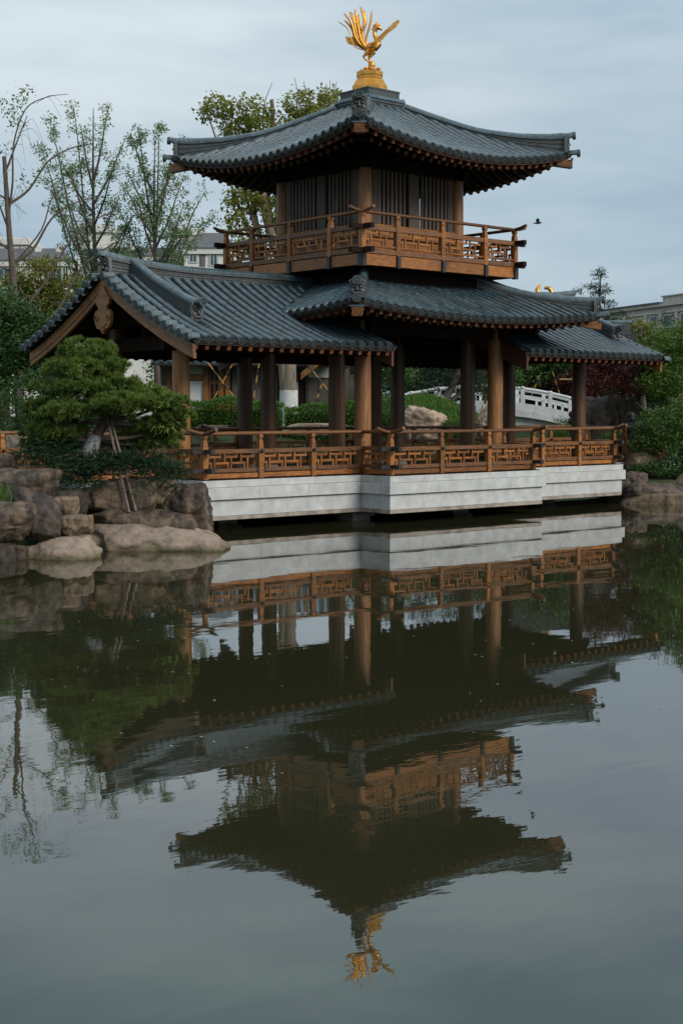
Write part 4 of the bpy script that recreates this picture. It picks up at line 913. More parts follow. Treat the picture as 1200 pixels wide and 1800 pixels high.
rock('boulder', 'tan block shaped boulder under the juniper fringe', 'rock', -3.93, 25.0, .45, 1.16, 1.42, 1.1, RK_TAN, 25, 6, .07, 12)
rock('boulder', 'cone shaped brown boulder leaning against the white base', 'rock', -2.72, 24.95, .12, 1.02, .95, 1.0, RK_DARK, 37, 7, .10, 9)
rock('boulder', 'small tan rock in shade right of the block boulder under the juniper', 'rock', -3.22, 25.0, .55, 1.12, .6, .7, RK_TAN, 41, 6, .10, 9)
rock('rock_ledge', 'pale low slab lying at the waterline on the far left', 'rock', -4.52, 22.75, -.36, .33, 1.36, 1.0, RK_PALE, 52, 8, .085, 22, extra=[((.05, -.7, .7), .92), ((-.6, 0, .75), .88)], flat_top=.05)
rock('boulder', 'squarish tan rock with a dark spot resting on the pale low slab', 'rock', -4.37, 23.1, .28, .64, .54, .6, RK_TAN, 61, 5, .06, 12)
rock('boulder', 'round tan cobble wedged above the squarish rock', 'rock', -4.55, 23.6, .52, .92, .44, .5, RK_TAN, 66, 4, .05, 6)
rock('boulder', 'black angular boulder with a rusty tan face', 'rock', -4.90, 22.8, .27, 1.03, .86, .9, RK_BLACK, 72, 8, .08, 14, tilt=.35)
rock('boulder', 'vertically streaked boulder at the left picture edge', 'rock', -5.42, 22.3, .30, .93, 1.2, .9, RK_DARK, 83, 6, .07, 12)
rock('boulder', 'large purplish brown boulder behind the black angular one', 'rock', -5.36, 23.9, 0.78, 1.36, 1.28, 1.0, RK_DARK, 95, 6, .07, 12)
rock('boulder', 'rounded brown boulder highest at the left edge beside the railing', 'rock', -6.0, 24.6, 1.0, 1.58, .85, .8, RK_DARK, 104, 5, .06, 8)
rock('boulder', 'small dark stone in the shadow under the streaked boulder', 'rock', -5.35, 22.25, -.15, .30, .5, .5, RK_BLACK, 111, 6, .08, 10)
rock('boulder', 'small dark stone at the waterline left of the pale slab', 'rock', -5.15, 22.45, -.15, .22, .4, .5, RK_BLACK, 117, 6, .08, 10)
rock('boulder', 'dark filler stone behind the round cobble', 'rock', -4.75, 23.9, .3, 1.0, .9, .8, RK_BLACK, 121, 6, .08, 10)
# right bank
rock('rock_ledge', 'grey brown rock mass at the water right of the pavilion base', 'rock', 8.05, 36.2, -.30, .52, 2.1, 1.4, RK_BR, 133, 7, .10, 9)
rock('boulder', 'rock lump at the water touching the right end of the white base', 'rock', 7.35, 36.5, -.2, .74, .9, 1.0, RK_BR, 139, 7, .11, 9)
rock('rock_ledge', 'pale stone kerb at the waterline below the right bushes', 'rock', 8.35, 35.75, -.35, .27, 2.7, .7, RK_TAN, 141, 3, .025, 16)
rock('boulder', 'smooth tan boulder above the right water edge beside the bushes', 'rock', 7.85, 37.2, .55, 1.28, .95, .8, RK_TAN, 147, 5, .07, 8)
rock('boulder', 'rock at the right picture edge under the bushes', 'rock', 9.1, 36.6, -.1, .8, 1.3, 1.2, RK_BR, 152, 7, .1, 9)
# beyond the pavilion
rock('boulder', 'long pinkish boulder on the lawn seen between the middle columns', 'rock', 2.32, 42.2, 1.4, 2.5, 1.45, 1.0, RK_PINK, 163, 8, .13, 8, tilt=.22)
rock('boulder', 'pinkish boulder on the lawn beside the lit right column', 'rock', 4.42, 42.6, 1.4, 2.42, .85, .9, RK_PINK, 171, 8, .14, 8, tilt=.4)
rock('flat_stone', 'flat pale stone slab in front of the hedge right of centre bay', 'stone', -.88, 40.6, 1.62, 1.97, 1.7, .9, RK_PINK, 182, 4, .04, 10)
rock('flat_stone', 'thin grey stone lying before the hedge near the left column', 'stone', -3.65, 40.3, 1.72, 1.92, .9, .5, RK_TAN, 186, 4, .05, 10)
rock('boulder', 'pale rock behind the railing at the far left', 'rock', -7.75, 34.3, 1.35, 1.86, .72, .5, RK_PINK, 193, 6, .08, 9)
rock('boulder', 'big brown rock under the red maple behind the railing', 'rock', 7.75, 41.2, 1.2, 2.72, 2.1, 1.4, RK_BR, 201, 7, .08, 9)
# reedy grass on the left edge
GT = empty('grass_tuft', G(-5.5, 22.9, .85), 'bright green grass tuft between the boulders at the left edge', 'grass tuft')
g = rng(31); n = 420; P = np.array(G(-5.62, 22.75, .84)) + g.normal(size=(n, 3)) * np.array([.14, .14, .02]); T_ = P + np.stack([g.normal(size=n) * .11, g.normal(size=n) * .11, g.uniform(.15, .42, n)], 1); sd = np.cross(T_ - P, g.normal(size=(n, 3))); sd /= np.linalg.norm(sd, axis=1)[:, None]
link('foliage', npmesh('foliage', np.stack([P - sd * .006, P + sd * .006, T_], 1).reshape(-1, 3), np.arange(n * 3).reshape(-1, 3), L_HEDGE), GT)

# ------------------------------------------------------------------ garden behind the pavilion
def hedge(name, label, cat, r0, r1, d0, dp, ztop, seed, mat=L_HEDGE, leaf=.06, n=22000, wav=.08, group=None):
    g = rng(seed); T = empty(name, G((r0 + r1) / 2, d0, float(land((r0 + r1) / 2, d0))), label, cat, group)
    r = g.uniform(r0, r1, n); side = g.random(n) < .45; d = np.where(side, d0 + g.normal(size=n) * .06, d0 + dp * g.random(n))
    gz = np.array(land(r, d)); zt = ztop + wav * np.sin(r * 2.3 + seed) + wav * .6 * np.sin(r * 5.1) - .10 * ((d - d0) < .12)
    z = np.where(side, gz + (zt - gz) * g.random(n) ** .8, zt + g.normal(size=n) * .035)
    P = np.array([CAM.x, CAM.y, 0]) + r[:, None] * np.array(RT) + d[:, None] * np.array(FH); P[:, 2] = z
    leaves('foliage', P, leaf, mat, T, seed)
    m = MB(); c = G((r0 + r1) / 2, d0 + dp / 2 + .05, float(gz.min()) / 2 + ztop / 2 - .14); m.box(c, (r1 - r0 - .1, dp - .15, ztop - float(gz.min()) - .18), Matrix.Rotation(-YAW, 3, 'Z')); m.build('twig_mass', GROUND, T)
    return T
hedge('hedge', 'low clipped hedge with a wavy top between the two left columns', 'hedge', -5.4, -1.75, 42.0, 1.6, 2.58, 3)
hedge('hedge', 'low clipped hedge behind the flat pale stone', 'hedge', -1.70, 1.05, 42.2, 1.6, 2.46, 8)
def ballshrub(label, r, d, z, rad, seed, mat=L_HEDGE, nclump=1500):
    return bushy('ball_shrub', label, 'shrub', (r, d), [(r, d, z, (rad, rad, rad * .85))], mat, .045, nclump, 7, .05, seed, group='clipped ball shrubs', up=.2)
ballshrub('upper clipped ball shrub right of the lit centre column', 1.42, 44.5, 2.4, .52, 1, L_MID)
ballshrub('lower clipped ball shrub right of the lit centre column', 1.40, 42.6, 1.93, .46, 2, L_MID)
ballshrub('clipped ball shrub on the lawn below the long pinkish boulder', 3.35, 41.9, 1.72, .42, 3)
ballshrub('wide clipped mound in front of the white bridge', 7.05, 44.0, 1.42, .72, 4, nclump=2600)
ballshrub('clipped mound behind the right end railing', 7.6, 39.3, 1.25, .62, 5)
g = rng(77); n = 42000; r = g.uniform(.9, 6.4, n); d = g.uniform(40.4, 51, n); P = np.array([CAM.x, CAM.y, 0]) + r[:, None] * np.array(RT) + d[:, None] * np.array(FH); P[:, 2] = land(r, d)
T_ = P + np.stack([g.normal(size=n) * .05, g.normal(size=n) * .05, g.uniform(.07, .16, n)], 1); sd = np.cross(T_ - P, g.normal(size=(n, 3))); sd /= np.linalg.norm(sd, axis=1)[:, None]
link('lawn', npmesh('lawn', np.stack([P - sd * .018, P + sd * .018, T_], 1).reshape(-1, 3), np.arange(n * 3).reshape(-1, 3), L_GRASS), kind='stuff')

# tall camphor tree with a whitewashed foot
bushy('camphor_tree', 'tall camphor tree with a whitewashed foot rising behind the tower', 'tree', (-1.70, 46.0),
      [(-3.85, 46, 11.95, (.50, .5, .42)), (-4.3, 46, 11.8, (.28, .3, .25)), (-3.3, 46.3, 11.2, (.6, .6, .5)), (-2.65, 46, 11.6, (.75, .6, .6)), (-2.5, 46.2, 10.6, (.9, .8, .7)), (-1.40, 46, 12.05, (.55, .5, .48)), (-1.3, 46, 11.2, (.8, .7, .5)), (-.35, 46.2, 12.2, (.52, .5, .42)), (-.5, 46, 11.4, (.75, .7, .5)), (-.85, 46, 11.8, (.35, .4, .3)),
       (-2.95, 46, 9.05, (.55, .6, .5)), (-3.35, 46, 8.3, (.36, .5, .36)), (-2.35, 46, 8.75, (.6, .6, .6)), (-1.9, 46.3, 8.0, (.6, .6, .5)), (-3.05, 46, 7.55, (.5, .5, .32)), (.4, 46.2, 10.2, (.6, .6, .6)), (-3.45, 46, 9.15, (.3, .3, .25))], L_CAM, .13, 640, 24, .125, 21, trunk=.20, up=.3, bark=BARKP)
CT = [o for o in COL.objects if o.name == 'camphor_tree'][0]
b0 = G(-1.70, 46, 1.8)
trunk_mesh([([b0 + Vector((0, 0, -.1)), b0 + Vector((.0, .0, 1.2)), b0 + Vector((.03, 0, 2.4)), b0 + Vector((-.1, 0, 4.5)), b0 + Vector((-.6, .4, 6.8)), G(-2.6, 46, 10.2)], .285, .10)] + [([G(*a), G(*b), G(*c)], .026, .008) for a, b, c in (((-2.5, 46, 10.8), (-2.45, 46, 12), (-2.2, 46, 12.7)), ((-1.3, 46, 11.2), (-1.35, 46, 12.2), (-1.5, 46, 12.9)), ((-.5, 46, 11), (-.42, 46, 12), (-.35, 46, 12.8)), ((-2.8, 46, 11), (-3.2, 46, 12), (-3.1, 46, 12.4)), ((-.5, 46, 11.6), (-.3, 46, 12.2), (-.15, 46, 12.75)), ((-1.35, 46, 12), (-1.15, 46, 12.4), (-1.2, 46, 12.75)))], BARKP, 'trunk', CT, 14)
MB().tube([b0 + Vector((0, 0, -.1)), b0 + Vector((0, 0, .6)), b0 + Vector((.0, 0, 1.18))], [.335, .305, .292], 16).build('white_wash', WASH, CT)

def young_tree(label, r, d, ztop, trunk_r, branches, seed, leafn, mat=L_GINK, leaf=.092, group='young upright trees by the apartments'):
    """slender tree: branches = (z from, tip r, tip d offset, tip z)"""
    z0 = float(land(r, d)); T = empty('young_tree', G(r, d, z0), label, 'tree', group); g = random.Random(seed); gn = rng(seed)
    paths = [([G(r, d, z0 - .1), G(r + .05, d, (z0 + ztop) * .4), G(r - .03, d, ztop * .75), G(r + .02, d, ztop)], trunk_r, .015)]; C = []; leafn = int(leafn * 3.0)
    for zf, tr, td, tz in branches:
        a = G(r, d, zf); e = G(tr, d + td, tz); mid = a.lerp(e, .5) + Vector((0, 0, -.06 * (e - a).length)); pth = [a, mid, a.lerp(e, .78), e]
        paths.append((pth, trunk_r * .34, .010)); L = (e - a).length
        for k in range(int(L * 5.5)):                           # short leafy spurs along the branch
            u = g.uniform(.15, 1.03); p = a.lerp(e, min(u, 1)) + Vector((0, 0, -.10 * L * (1 - abs(2 * u - 1)) * .5)); s = Vector((g.gauss(0, .22), g.gauss(0, .22), g.uniform(-.02, .38))) * (1.1 - .5 * u)
            paths.append(([p, p + s], .010, .005)); C.append(np.array(p + s) + gn.normal(size=(leafn, 3)) * .075)
            if g.random() < .5: C.append(np.array(p + s * .5) + gn.normal(size=(leafn // 2, 3)) * .07)
    trunk_mesh(paths, BARK, 'trunk', T, 5); leaves('crown', np.concatenate(C), leaf, mat, T, seed, .2, .62)
g = random.Random(4)
def fan(r, d, z0, z1, half, n, top, seed):
    g = random.Random(seed); B = []
    for i in range(n):
        u = i / (n - 1); side = -1 if i % 2 else 1; zf = z0 + (z1 - z0) * u
        B.append((zf, r + side * half * g.uniform(.45, 1.0) * (1 - .45 * u), g.uniform(-1.4, 1.4), min(top, zf + g.uniform(2.2, 4.2) * (1 - .25 * u))))
    return B
young_tree('taller slender young tree with ascending branches above the left gable', -9.95, 58, 14.4, .16, fan(-9.95, 58, 5.4, 11.5, 2.4, 15, 14.3, 1) + [(6.0, -12.1, .4, 12.9), (7.0, -10.75, .3, 14.45), (6.6, -11.6, -.5, 13.9)], 41, 9)
young_tree('shorter spreading young tree reaching towards the left upper eave corner', -7.25, 56, 12.6, .15, fan(-7.25, 56, 5.4, 10.6, 2.0, 14, 13.2, 2) + [(7.6, -5.25, .2, 10.9), (7.3, -5.2, .4, 9.7), (8.8, -7.9, .2, 13.3), (8.4, -7.0, -.3, 13.1)], 43, 10)

# pollarded tree, nearly bare, on the far left
BT = empty('bare_tree', G(-10.45, 46, 1.8), 'nearly bare tree with sawn trunk top and long drooping twigs at the far left', 'tree')
br = lambda *p: [G(r, 46 + dd, z) for r, z, dd in p]
paths = [(br((-10.35, 1.7, 0), (-10.42, 4.5, 0), (-10.50, 6.4, 0), (-10.62, 8.2, 0), (-10.73, 10.4, 0)), .20, .10),
  (br((-10.5, 7.0, 0), (-9.9, 7.5, .2), (-9.3, 8.5, .3), (-8.6, 9.0, .5), (-7.9, 9.25, .6)), .075, .02), (br((-10.6, 8.9, 0), (-10.0, 9.4, .2), (-9.4, 10.3, .3), (-8.7, 10.75, .5), (-8.0, 10.9, .5)), .07, .02),
  (br((-10.6, 8.7, 0), (-10.45, 9.6, -.1), (-10.42, 10.8, 0), (-10.05, 11.9, .1), (-9.4, 12.3, .2), (-8.7, 12.4, .2)), .06, .012), (br((-10.7, 9.9, 0), (-10.3, 10.9, 0), (-10.0, 11.7, .1)), .055, .02),
  (br((-10.2, 5.5, 0), (-9.4, 6.6, .1), (-8.7, 7.8, .3), (-7.9, 8.5, .5), (-7.2, 8.8, .6)), .075, .02), (br((-10.0, 4.8, 0), (-9.1, 5.6, .2), (-8.4, 6.9, .3), (-7.2, 7.8, .5), (-6.4, 8.0, .6)), .08, .02),
  (br((-10.5, 7.4, 0), (-11.2, 7.9, .1), (-11.9, 8.8, .2)), .06, .03), (br((-10.55, 6.8, 0), (-11.3, 7.1, .1), (-12.2, 8.0, .2)), .06, .03), (br((-10.6, 8.0, 0), (-11.0, 9.1, .1), (-11.3, 10.0, .1), (-12, 11, .2)), .05, .02), (br((-10.6, 9.0, 0), (-11.4, 9.6, .1), (-12.2, 10.9, .2)), .05, .02),
  (br((-10.4, 7.1, 0), (-9.6, 8.1, .1), (-9.2, 9.2, .1), (-8.5, 9.5, .2)), .05, .015)]
g = random.Random(9); base_paths = list(paths)
for pth, r0, r1 in base_paths[1:]:
    for k in range(9):
        i = g.randrange(len(pth) - 1); p = pth[i].lerp(pth[i + 1], g.random()); s = RT * g.uniform(-.5, .9); paths.append(([p, p + s * .5 + Vector((0, 0, g.uniform(.0, .3))), p + s + Vector((0, 0, g.uniform(-.7, .15)))], .012, .005))
trunk_mesh([(p, r0 * .66 if r0 < .15 else r0 * .8, r1 * .66) for p, r0, r1 in paths], BARK, 'trunk', BT, 7)
gg = rng(90); C = []
for r, z, n in ((-10.6, 11.9, 40), (-11.3, 11.0, 60), (-10.9, 10.6, 40), (-10.4, 11.5, 60), (-10.0, 12.4, 60), (-10.2, 12.1, 40), (-11.0, 12.0, 70), (-9.5, 10.2, 26), (-10.2, 9.6, 30), (-11.2, 8.9, 40), (-9.7, 9.8, 20), (-11.6, 12.2, 70), (-11.7, 11.4, 60), (-11.5, 10.1, 40)): C.append(np.array(G(r, 46, z)) + gg.normal(size=(n, 3)) * .16)
leaves('crown', np.concatenate(C), .11, L_GINK, BT, 91, .2, .6)

# broad trees on the left
bushy('broadleaf_tree', 'dark glossy leaved tree filling the left edge beside the gable', 'tree', (-9.6, 40.0), [(-9.6, 40, 4.7, (1.3, 1.2, 1.0)), (-8.6, 40, 4.1, (1.0, 1, .7)), (-10.2, 40, 5.1, (.9, .9, .7)), (-9.3, 39.6, 3.7, (1.2, 1, .6)), (-10.6, 40, 4.0, (1, 1, 1)), (-8.9, 40.3, 4.5, (.8, .8, .6))], L_DARK, .105, 1100, 26, .15, 51, trunk=.17)
bushy('broadleaf_tree', 'yellow green tree below the apartments, left of the gable peak', 'tree', (-10.6, 52), [(-10.9, 52, 7.0, (.9, 1, .9)), (-11.9, 52, 6.3, (.9, 1, .9)), (-9.9, 52, 6.4, (.9, 1, .8)), (-9.2, 52, 5.6, (1, 1, .8)), (-10.4, 51.6, 5.3, (1.5, 1, 1)), (-12.2, 52, 5, (1.2, 1, 1))], L_YEL, .125, 900, 26, .17, 53, trunk=.2)
bushy('broadleaf_tree', 'mid green tree just behind the ridge end of the left wing', 'tree', (-8.2, 50), [(-8.4, 50, 6.3, (.8, .8, .7)), (-7.8, 50, 6.0, (.7, .8, .6)), (-8.7, 50, 5.4, (1.0, .8, .8)), (-7.4, 50, 5.4, (.9, .8, .7))], L_MID, .115, 620, 24, .15, 57, trunk=.16)
bushy('shrub', 'rounded yellowish green shrub behind the railing at the far left', 'shrub', (-8.7, 36.5), [(-8.7, 36.5, 2.1, (1.1, .8, .75)), (-7.7, 36.8, 1.9, (.9, .8, .6)), (-9.6, 36.5, 2.4, (.9, .8, .8))], L_MID, .07, 560, 22, .10, 61)
bushy('shrub', 'dark shrub under the gable behind the pine', 'shrub', (-6.9, 35.5), [(-6.9, 35.5, 2.0, (1.2, .8, .9)), (-7.6, 36, 2.8, (.9, .8, .6)), (-6.0, 36, 1.8, (.9, .6, .7))], L_DARK, .08, 460, 20, .12, 63)
# trees behind the bridge and right side
bushy('leaning_pine', 'dark leaning pine behind the lawn with its crown over the bridge', 'tree', (3.5, 49.5), [(2.2, 50, 4.2, (1.2, 1, .8)), (3.4, 50, 4.5, (1.2, 1, .8)), (4.7, 50, 4.2, (1.0, 1, .8)), (2.8, 49.6, 3.6, (.7, .7, .4)), (4.0, 49.6, 3.6, (.8, .7, .4)), (3.25, 49.3, 3.15, (.55, .4, .3)), (4.25, 49.3, 3.25, (.5, .4, .3)), (4.75, 49.5, 3.2, (.4, .4, .35))], L_BPINE, .12, 560, 22, .16, 71, up=.2, aspect=.25)
LP = [o for o in COL.objects if o.name == 'leaning_pine'][0]
trunk_mesh([([G(3.45, 49.4, 2.6), G(3.8, 49.4, 3.1), G(4.1, 49.6, 3.9), G(4.0, 50, 4.6)], .16, .06), ([G(3.75, 49.5, 2.6), G(4.15, 49.5, 3.0), G(4.6, 49.7, 3.6)], .09, .04)], BARK, 'trunk', LP)
MB().tube([G(3.36, 49.35, 2.35), G(3.45, 49.35, 2.62), G(3.56, 49.35, 2.78)], [.20, .185, .175], 10).build('white_wash', WASH, LP)
bushy('broadleaf_tree', 'dense dark tree behind the right half of the white bridge', 'tree', (7.6, 60.0), [(6.6, 60, 5.0, (1.6, 1.2, 1.5)), (8.4, 60, 5.2, (1.6, 1.2, 1.5)), (5.0, 60.5, 4.8, (1.5, 1.2, 1.4)), (10, 60.5, 5.2, (1.5, 1.2, 1.6)), (7.4, 60, 3.9, (1.2, 1, .6))], L_DARK, .15, 620, 24, .22, 73, trunk=.2)
bushy('broadleaf_tree', 'bright leaved sapling hanging over the left end of the white bridge rail', 'tree', (5.0, 50.8), [(5.05, 50.8, 3.35, (.55, .5, .5)), (6.0, 51.2, 3.5, (.5, .5, .35)), (5.0, 50.8, 4.0, (.7, .5, .4))], L_MID, .10, 190, 18, .10, 75, trunk=.05)
bushy('broadleaf_tree', 'green tree behind the lit centre column left of the ball shrubs', 'tree', (.75, 48), [(.75, 48, 4.1, (.6, .6, .9)), (1.4, 48, 4.2, (.8, .6, .7)), (1.9, 48.2, 3.6, (.5, .5, .5))], L_MID, .10, 300, 20, .13, 79, trunk=.14)
bushy('maple_tree', 'dark red maple under the right wing eave', 'tree', (7.95, 40.5), [(8.1, 40.6, 3.72, (1.25, .8, .50)), (7.5, 40.4, 3.3, (.75, .7, .3)), (8.6, 40.8, 3.3, (.75, .7, .35)), (8.2, 40.2, 2.95, (.6, .5, .2)), (7.35, 40.6, 3.75, (.6, .6, .35))], L_RED, .075, 560, 26, .11, 83, trunk=.075, up=.5, aspect=.45)
bushy('maple_tree', 'purple leaved maple beyond the bridge at its right end', 'tree', (10.2, 59), [(10.2, 59, 3.6, (1.1, .8, .6)), (9.5, 59, 3.4, (.7, .6, .4))], L_RED, .12, 240, 20, .15, 85, trunk=.08)
bushy('broadleaf_tree', 'big leafy tree filling the right edge above the bushes', 'tree', (9.6, 40.0), [(9.6, 40, 3.75, (.9, 1, 1.0)), (10.2, 40, 4.35, (.8, 1, .7)), (8.95, 39.8, 3.1, (.65, .8, .8)), (9.8, 39.5, 2.6, (.8, .8, .6)), (10.9, 40, 4.2, (.9, 1, .9)), (8.8, 40, 4.0, (.45, .6, .5))], L_FRESH, .085, 820, 30, .12, 87, trunk=.16)
bushy('shrub', 'glossy bush spilling over the right end of the railing', 'shrub', (8.4, 37.3), [(8.35, 37.3, 1.95, (.75, .6, .42)), (9.1, 37.2, 2.15, (.8, .6, .6)), (7.95, 37.2, 1.5, (.42, .4, .42)), (8.8, 37.0, 1.45, (.8, .5, .42)), (9.6, 37, 1.7, (.7, .5, .6))], L_MID, .065, 800, 26, .09, 89)
bushy('shrub', 'dark low planting above the rocks on the right bank', 'shrub', (8.6, 36.9), [(8.6, 36.9, .85, (.95, .4, .25)), (7.7, 36.8, .82, (.35, .3, .14)), (9.4, 36.9, .9, (.6, .4, .28))], L_DARK, .06, 420, 22, .08, 93)
bushy('ball_shrub', 'clipped yellowish ball shrub at the right edge', 'shrub', (9.35, 37.6), [(9.3, 37.6, 2.42, (.55, .5, .38))], L_YEL, .05, 420, 14, .06, 95)
for i, (r, d, z, h, w, lb) in enumerate([(12.7, 60, 1.8, 3.9, .5, 'left short dark cypress under the stone building'), (13.4, 59.5, 1.8, 4.4, .55, 'taller pointed cypress in front of the stone building'), (14.4, 59, 1.8, 4.8, .6, 'pointed cypress at the right edge under the stone building'), (13.9, 60.5, 1.8, 4.1, .6, 'cypress squeezed between the two taller pointed ones')]):
    bushy('cypress_tree', lb, 'tree', (r, d), [(r, d, z + h * f, (w * (1.1 - f) * 1.2 + .06, w * (1.1 - f) + .06, h * .16)) for f in (.15, .3, .45, .6, .75, .9)], L_CYP, .11, 240, 16, .10, 101 + i, trunk=.1, group='cypresses by the stone building', up=.1, aspect=.3)
bushy('broadleaf_tree', 'yellow leaved tree in front of the stone building', 'tree', (11.6, 55), [(11.4, 55, 5.3, (.55, .6, .5)), (12.0, 55, 4.9, (.6, .6, .5)), (11.2, 55, 4.6, (.6, .6, .6)), (11.8, 55, 4.2, (.8, .6, .6))], L_YEL, .11, 330, 22, .12, 111, trunk=.12)
bushy('pine_tree', 'thin dark pine with tufted branches above the right wing', 'pine tree', (10.75, 60), [(10.75, 60, 8.0, (.28, .3, .22)), (10.35, 60, 7.5, (.38, .3, .14)), (11.05, 60, 7.4, (.28, .3, .16)), (10.6, 60, 7.25, (.35, .3, .13)), (9.95, 60, 7.3, (.17, .2, .12)), (11.2, 60, 6.75, (.36, .3, .14)), (10.7, 60, 6.5, (.40, .3, .16)), (11.6, 60, 6.35, (.35, .3, .13)), (11.1, 60, 6.05, (.5, .3, .16))], L_BPINE, .13, 170, 14, .08, 121, trunk=.09, up=.2, aspect=.22)
for i, (r, d, z, w, m_) in enumerate([(-14.5, 62, 4.2, 3.2, L_MID), (-5.5, 66, 4.0, 3.2, L_DARK), (3, 68, 4.6, 3.0, L_DARK), (17.5, 63, 3.6, 3.0, L_DARK), (-19, 58, 4.6, 3.4, L_DARK), (20, 56, 4.4, 3.4, L_MID), (13.0, 48.5, 3.4, 2.2, L_DARK), (-14, 45, 3.6, 2.4, L_MID), (1.2, 60, 3.6, 2.2, L_DARK), (4.5, 63, 3.4, 2.4, L_DARK), (11.5, 62, 3.4, 2.4, L_DARK)]):
    bushy('broadleaf_tree', ['bushy tree behind the yellow green one at the left', 'dark tree behind the left wing roof and hall', 'dark tree behind the leaning pine', 'dark tree beyond the cypresses', 'dark tree outside the left picture edge', 'mid green tree outside the right picture edge', 'dark tree behind the right edge foliage', 'mid green tree outside the left edge near the bare tree', 'dark low tree seen behind the ball shrubs', 'dark low tree seen behind the middle of the white bridge', 'dark low tree behind the red maple'][i], 'tree', (r, d), [(r, d, z, (w, 1.6, 1.5)), (r - w * .5, d, z + .7, (w * .6, 1.4, 1.2)), (r + w * .5, d, z + .6, (w * .6, 1.4, 1.2))], m_, .16, 520, 22, .24, 131 + i, trunk=.2)

# striped prop poles under the trees
YEL = M_('yellow_paint', (.33, .17, .02), (.46, .25, .03), 8, .5, .05); BLK = M_('black_paint', (.014, .013, .012), (.03, .028, .026), 8, .5, .05); BAM = M_('bamboo_pole', (.30, .20, .07), (.44, .31, .12), 8, .6, .1)
def striped(a, b, label, group='striped poles propping trees', w=.023, n=6):
    a = G(*a); b = G(*b); mid = (a + b) / 2; T = empty('prop_pole', (a.x, a.y, min(a.z, b.z)), label, 'pole', group)
    for i in range(n): MB().tube([a.lerp(b, i / n), a.lerp(b, (i + .985) / n)], w, 8).build('stripe', YEL if i % 2 == 0 else BLK, T)
striped((-4.22, 45, 3.85), (-3.20, 45.2, 2.5), 'black and yellow pole slanting down to the right, crossing another before the wooden door')
striped((-3.36, 44.9, 3.90), (-4.15, 44.9, 2.45), 'black and yellow pole slanting down to the left, crossing another before the wooden door')
striped((-2.58, 45, 3.9), (-2.80, 45, 2.5), 'steep yellow and black pole in the gap between the two black left columns')
striped((-1.20, 45, 3.95), (-.30, 45.2, 2.8), 'black and yellow pole slanting right beside the whitewashed trunk')
striped((-.62, 44.8, 3.15), (-.90, 44.8, 2.3), 'short yellow and black pole leaning left, right of the whitewashed trunk')
striped((8.02, 58, 3.75), (7.70, 58, 2.9), 'yellow pole left of the tree trunk behind the white bridge', n=5)
striped((8.55, 58, 3.9), (8.85, 58, 3.0), 'yellow pole right of the tree trunk behind the white bridge', n=5)
striped((-8.78, 39.2, 3.42), (-8.98, 39.2, 3.1), 'short yellow pole under the dark tree at the far left', n=3)
tag(MB().tube([G(8.8, 57.8, 3.58), G(9.6, 57.8, 3.58)], .035, 8).build('cross_pole', BAM), 'pale bamboo pole tied level behind the white bridge', 'pole')

# white arched bridge
BR = empty('arched_bridge', G(5.6, 55, 1.4), 'white stone arched bridge with open balustrade behind the right wing', 'bridge', rot=-YAW)
BSTONE = M_('white_bridge_stone', (.52, .54, .55), (.66, .68, .68), 3, .6, .08, stain=(.40, .41, .40), stain_scale=1.5, stain_rng=(.52, .8), stain_stretch=(2, 2, .5))
def bz(x): x = x + 5.6 - 5.3; return 3.28 - .040 * x * x
def bbuild(m, n, mt=None): o = m.build(n, mt or BSTONE, None); o.matrix_basis = BR.matrix_basis.copy(); return adopt(o, BR)
bx = [-4.2 + 8.8 * i / 32 for i in range(33)]; z0b = 1.4
for y, tagy in ((-.9, 0), (.9, 1)):
    P = [(x, y, bz(x) - z0b) for x in bx]; sd = [Vector((0, .055, 0))] * 33
    bbuild(MB().tube([(x, y, bz(x) - z0b - .03) for x in bx], .062, 10), 'handrail'); bbuild(MB().sweep(P, sd, [-.36] * 33, [-.26] * 33), 'mid_rail')
    w = bbuild(MB().sweep(P, [Vector((0, .09, 0))] * 33, [-.80] * 33, [-.58] * 33), 'base_rail')
    for i in range(12):                                        # parapet wall slabs
        xa, xb = -4.2 + 8.8 * i / 12 + .008, -4.2 + 8.8 * (i + 1) / 12 - .008; xx = [xa, (xa + xb) / 2, xb]
        bbuild(MB().sweep([(x, y, bz(x) - z0b) for x in xx], [Vector((0, .10, 0))] * 3, [-.95] * 3, [-.82] * 3), 'wall_slab')
        bbuild(MB().box(((xa + xb) / 2, y, bz((xa + xb) / 2) - z0b - .47), (.09, .08, .22)), 'baluster')
    for i in range(9):
        x = -4.0 + 8.4 * i / 8; m = MB(); h = bz(x) - z0b; m.box((x, y, h - .40), (.14, .15, .80)); m.lathe([(.09, h - .01), (.09, h + .03), (.05, h + .055), (0, h + .06)], 10, (x, y, 0)); bbuild(m, 'rail_post')
bbuild(MB().sweep([(x, 0, bz(x) - z0b) for x in bx], [Vector((0, 1.0, 0))] * 33, [-1.10] * 33, [-.955] * 33), 'deck')
m = MB(); f = lambda x: -.2 + .58 * math.sqrt(max(0, 1 - ((x - 1.3) / 2.9) ** 2))   # low arch under the deck, set back from the parapet
xs_ = [-1.55 + 5.7 * i / 24 for i in range(25)]; n_ = 25
vs = [(x, -.78, bz(x) - z0b - .92) for x in xs_] + [(x, -.78, f(x)) for x in xs_] + [(x, .78, f(x)) for x in xs_] + [(x, .78, bz(x) - z0b - .92) for x in xs_]
m.add(vs, [(r_ * n_ + i, r_ * n_ + i + 1, (r_ + 1) * n_ + i + 1, (r_ + 1) * n_ + i) for r_ in range(3) for i in range(n_ - 1)]); m.flip_fix(bbuild(m, 'arch_soffit'))
bbuild(MB().box((-2.95, 0, -.1), (2.4, 1.72, 1.4)), 'abutment'); bbuild(MB().box((4.4, 0, -.2), (.3, 1.72, 1.0)), 'abutment')
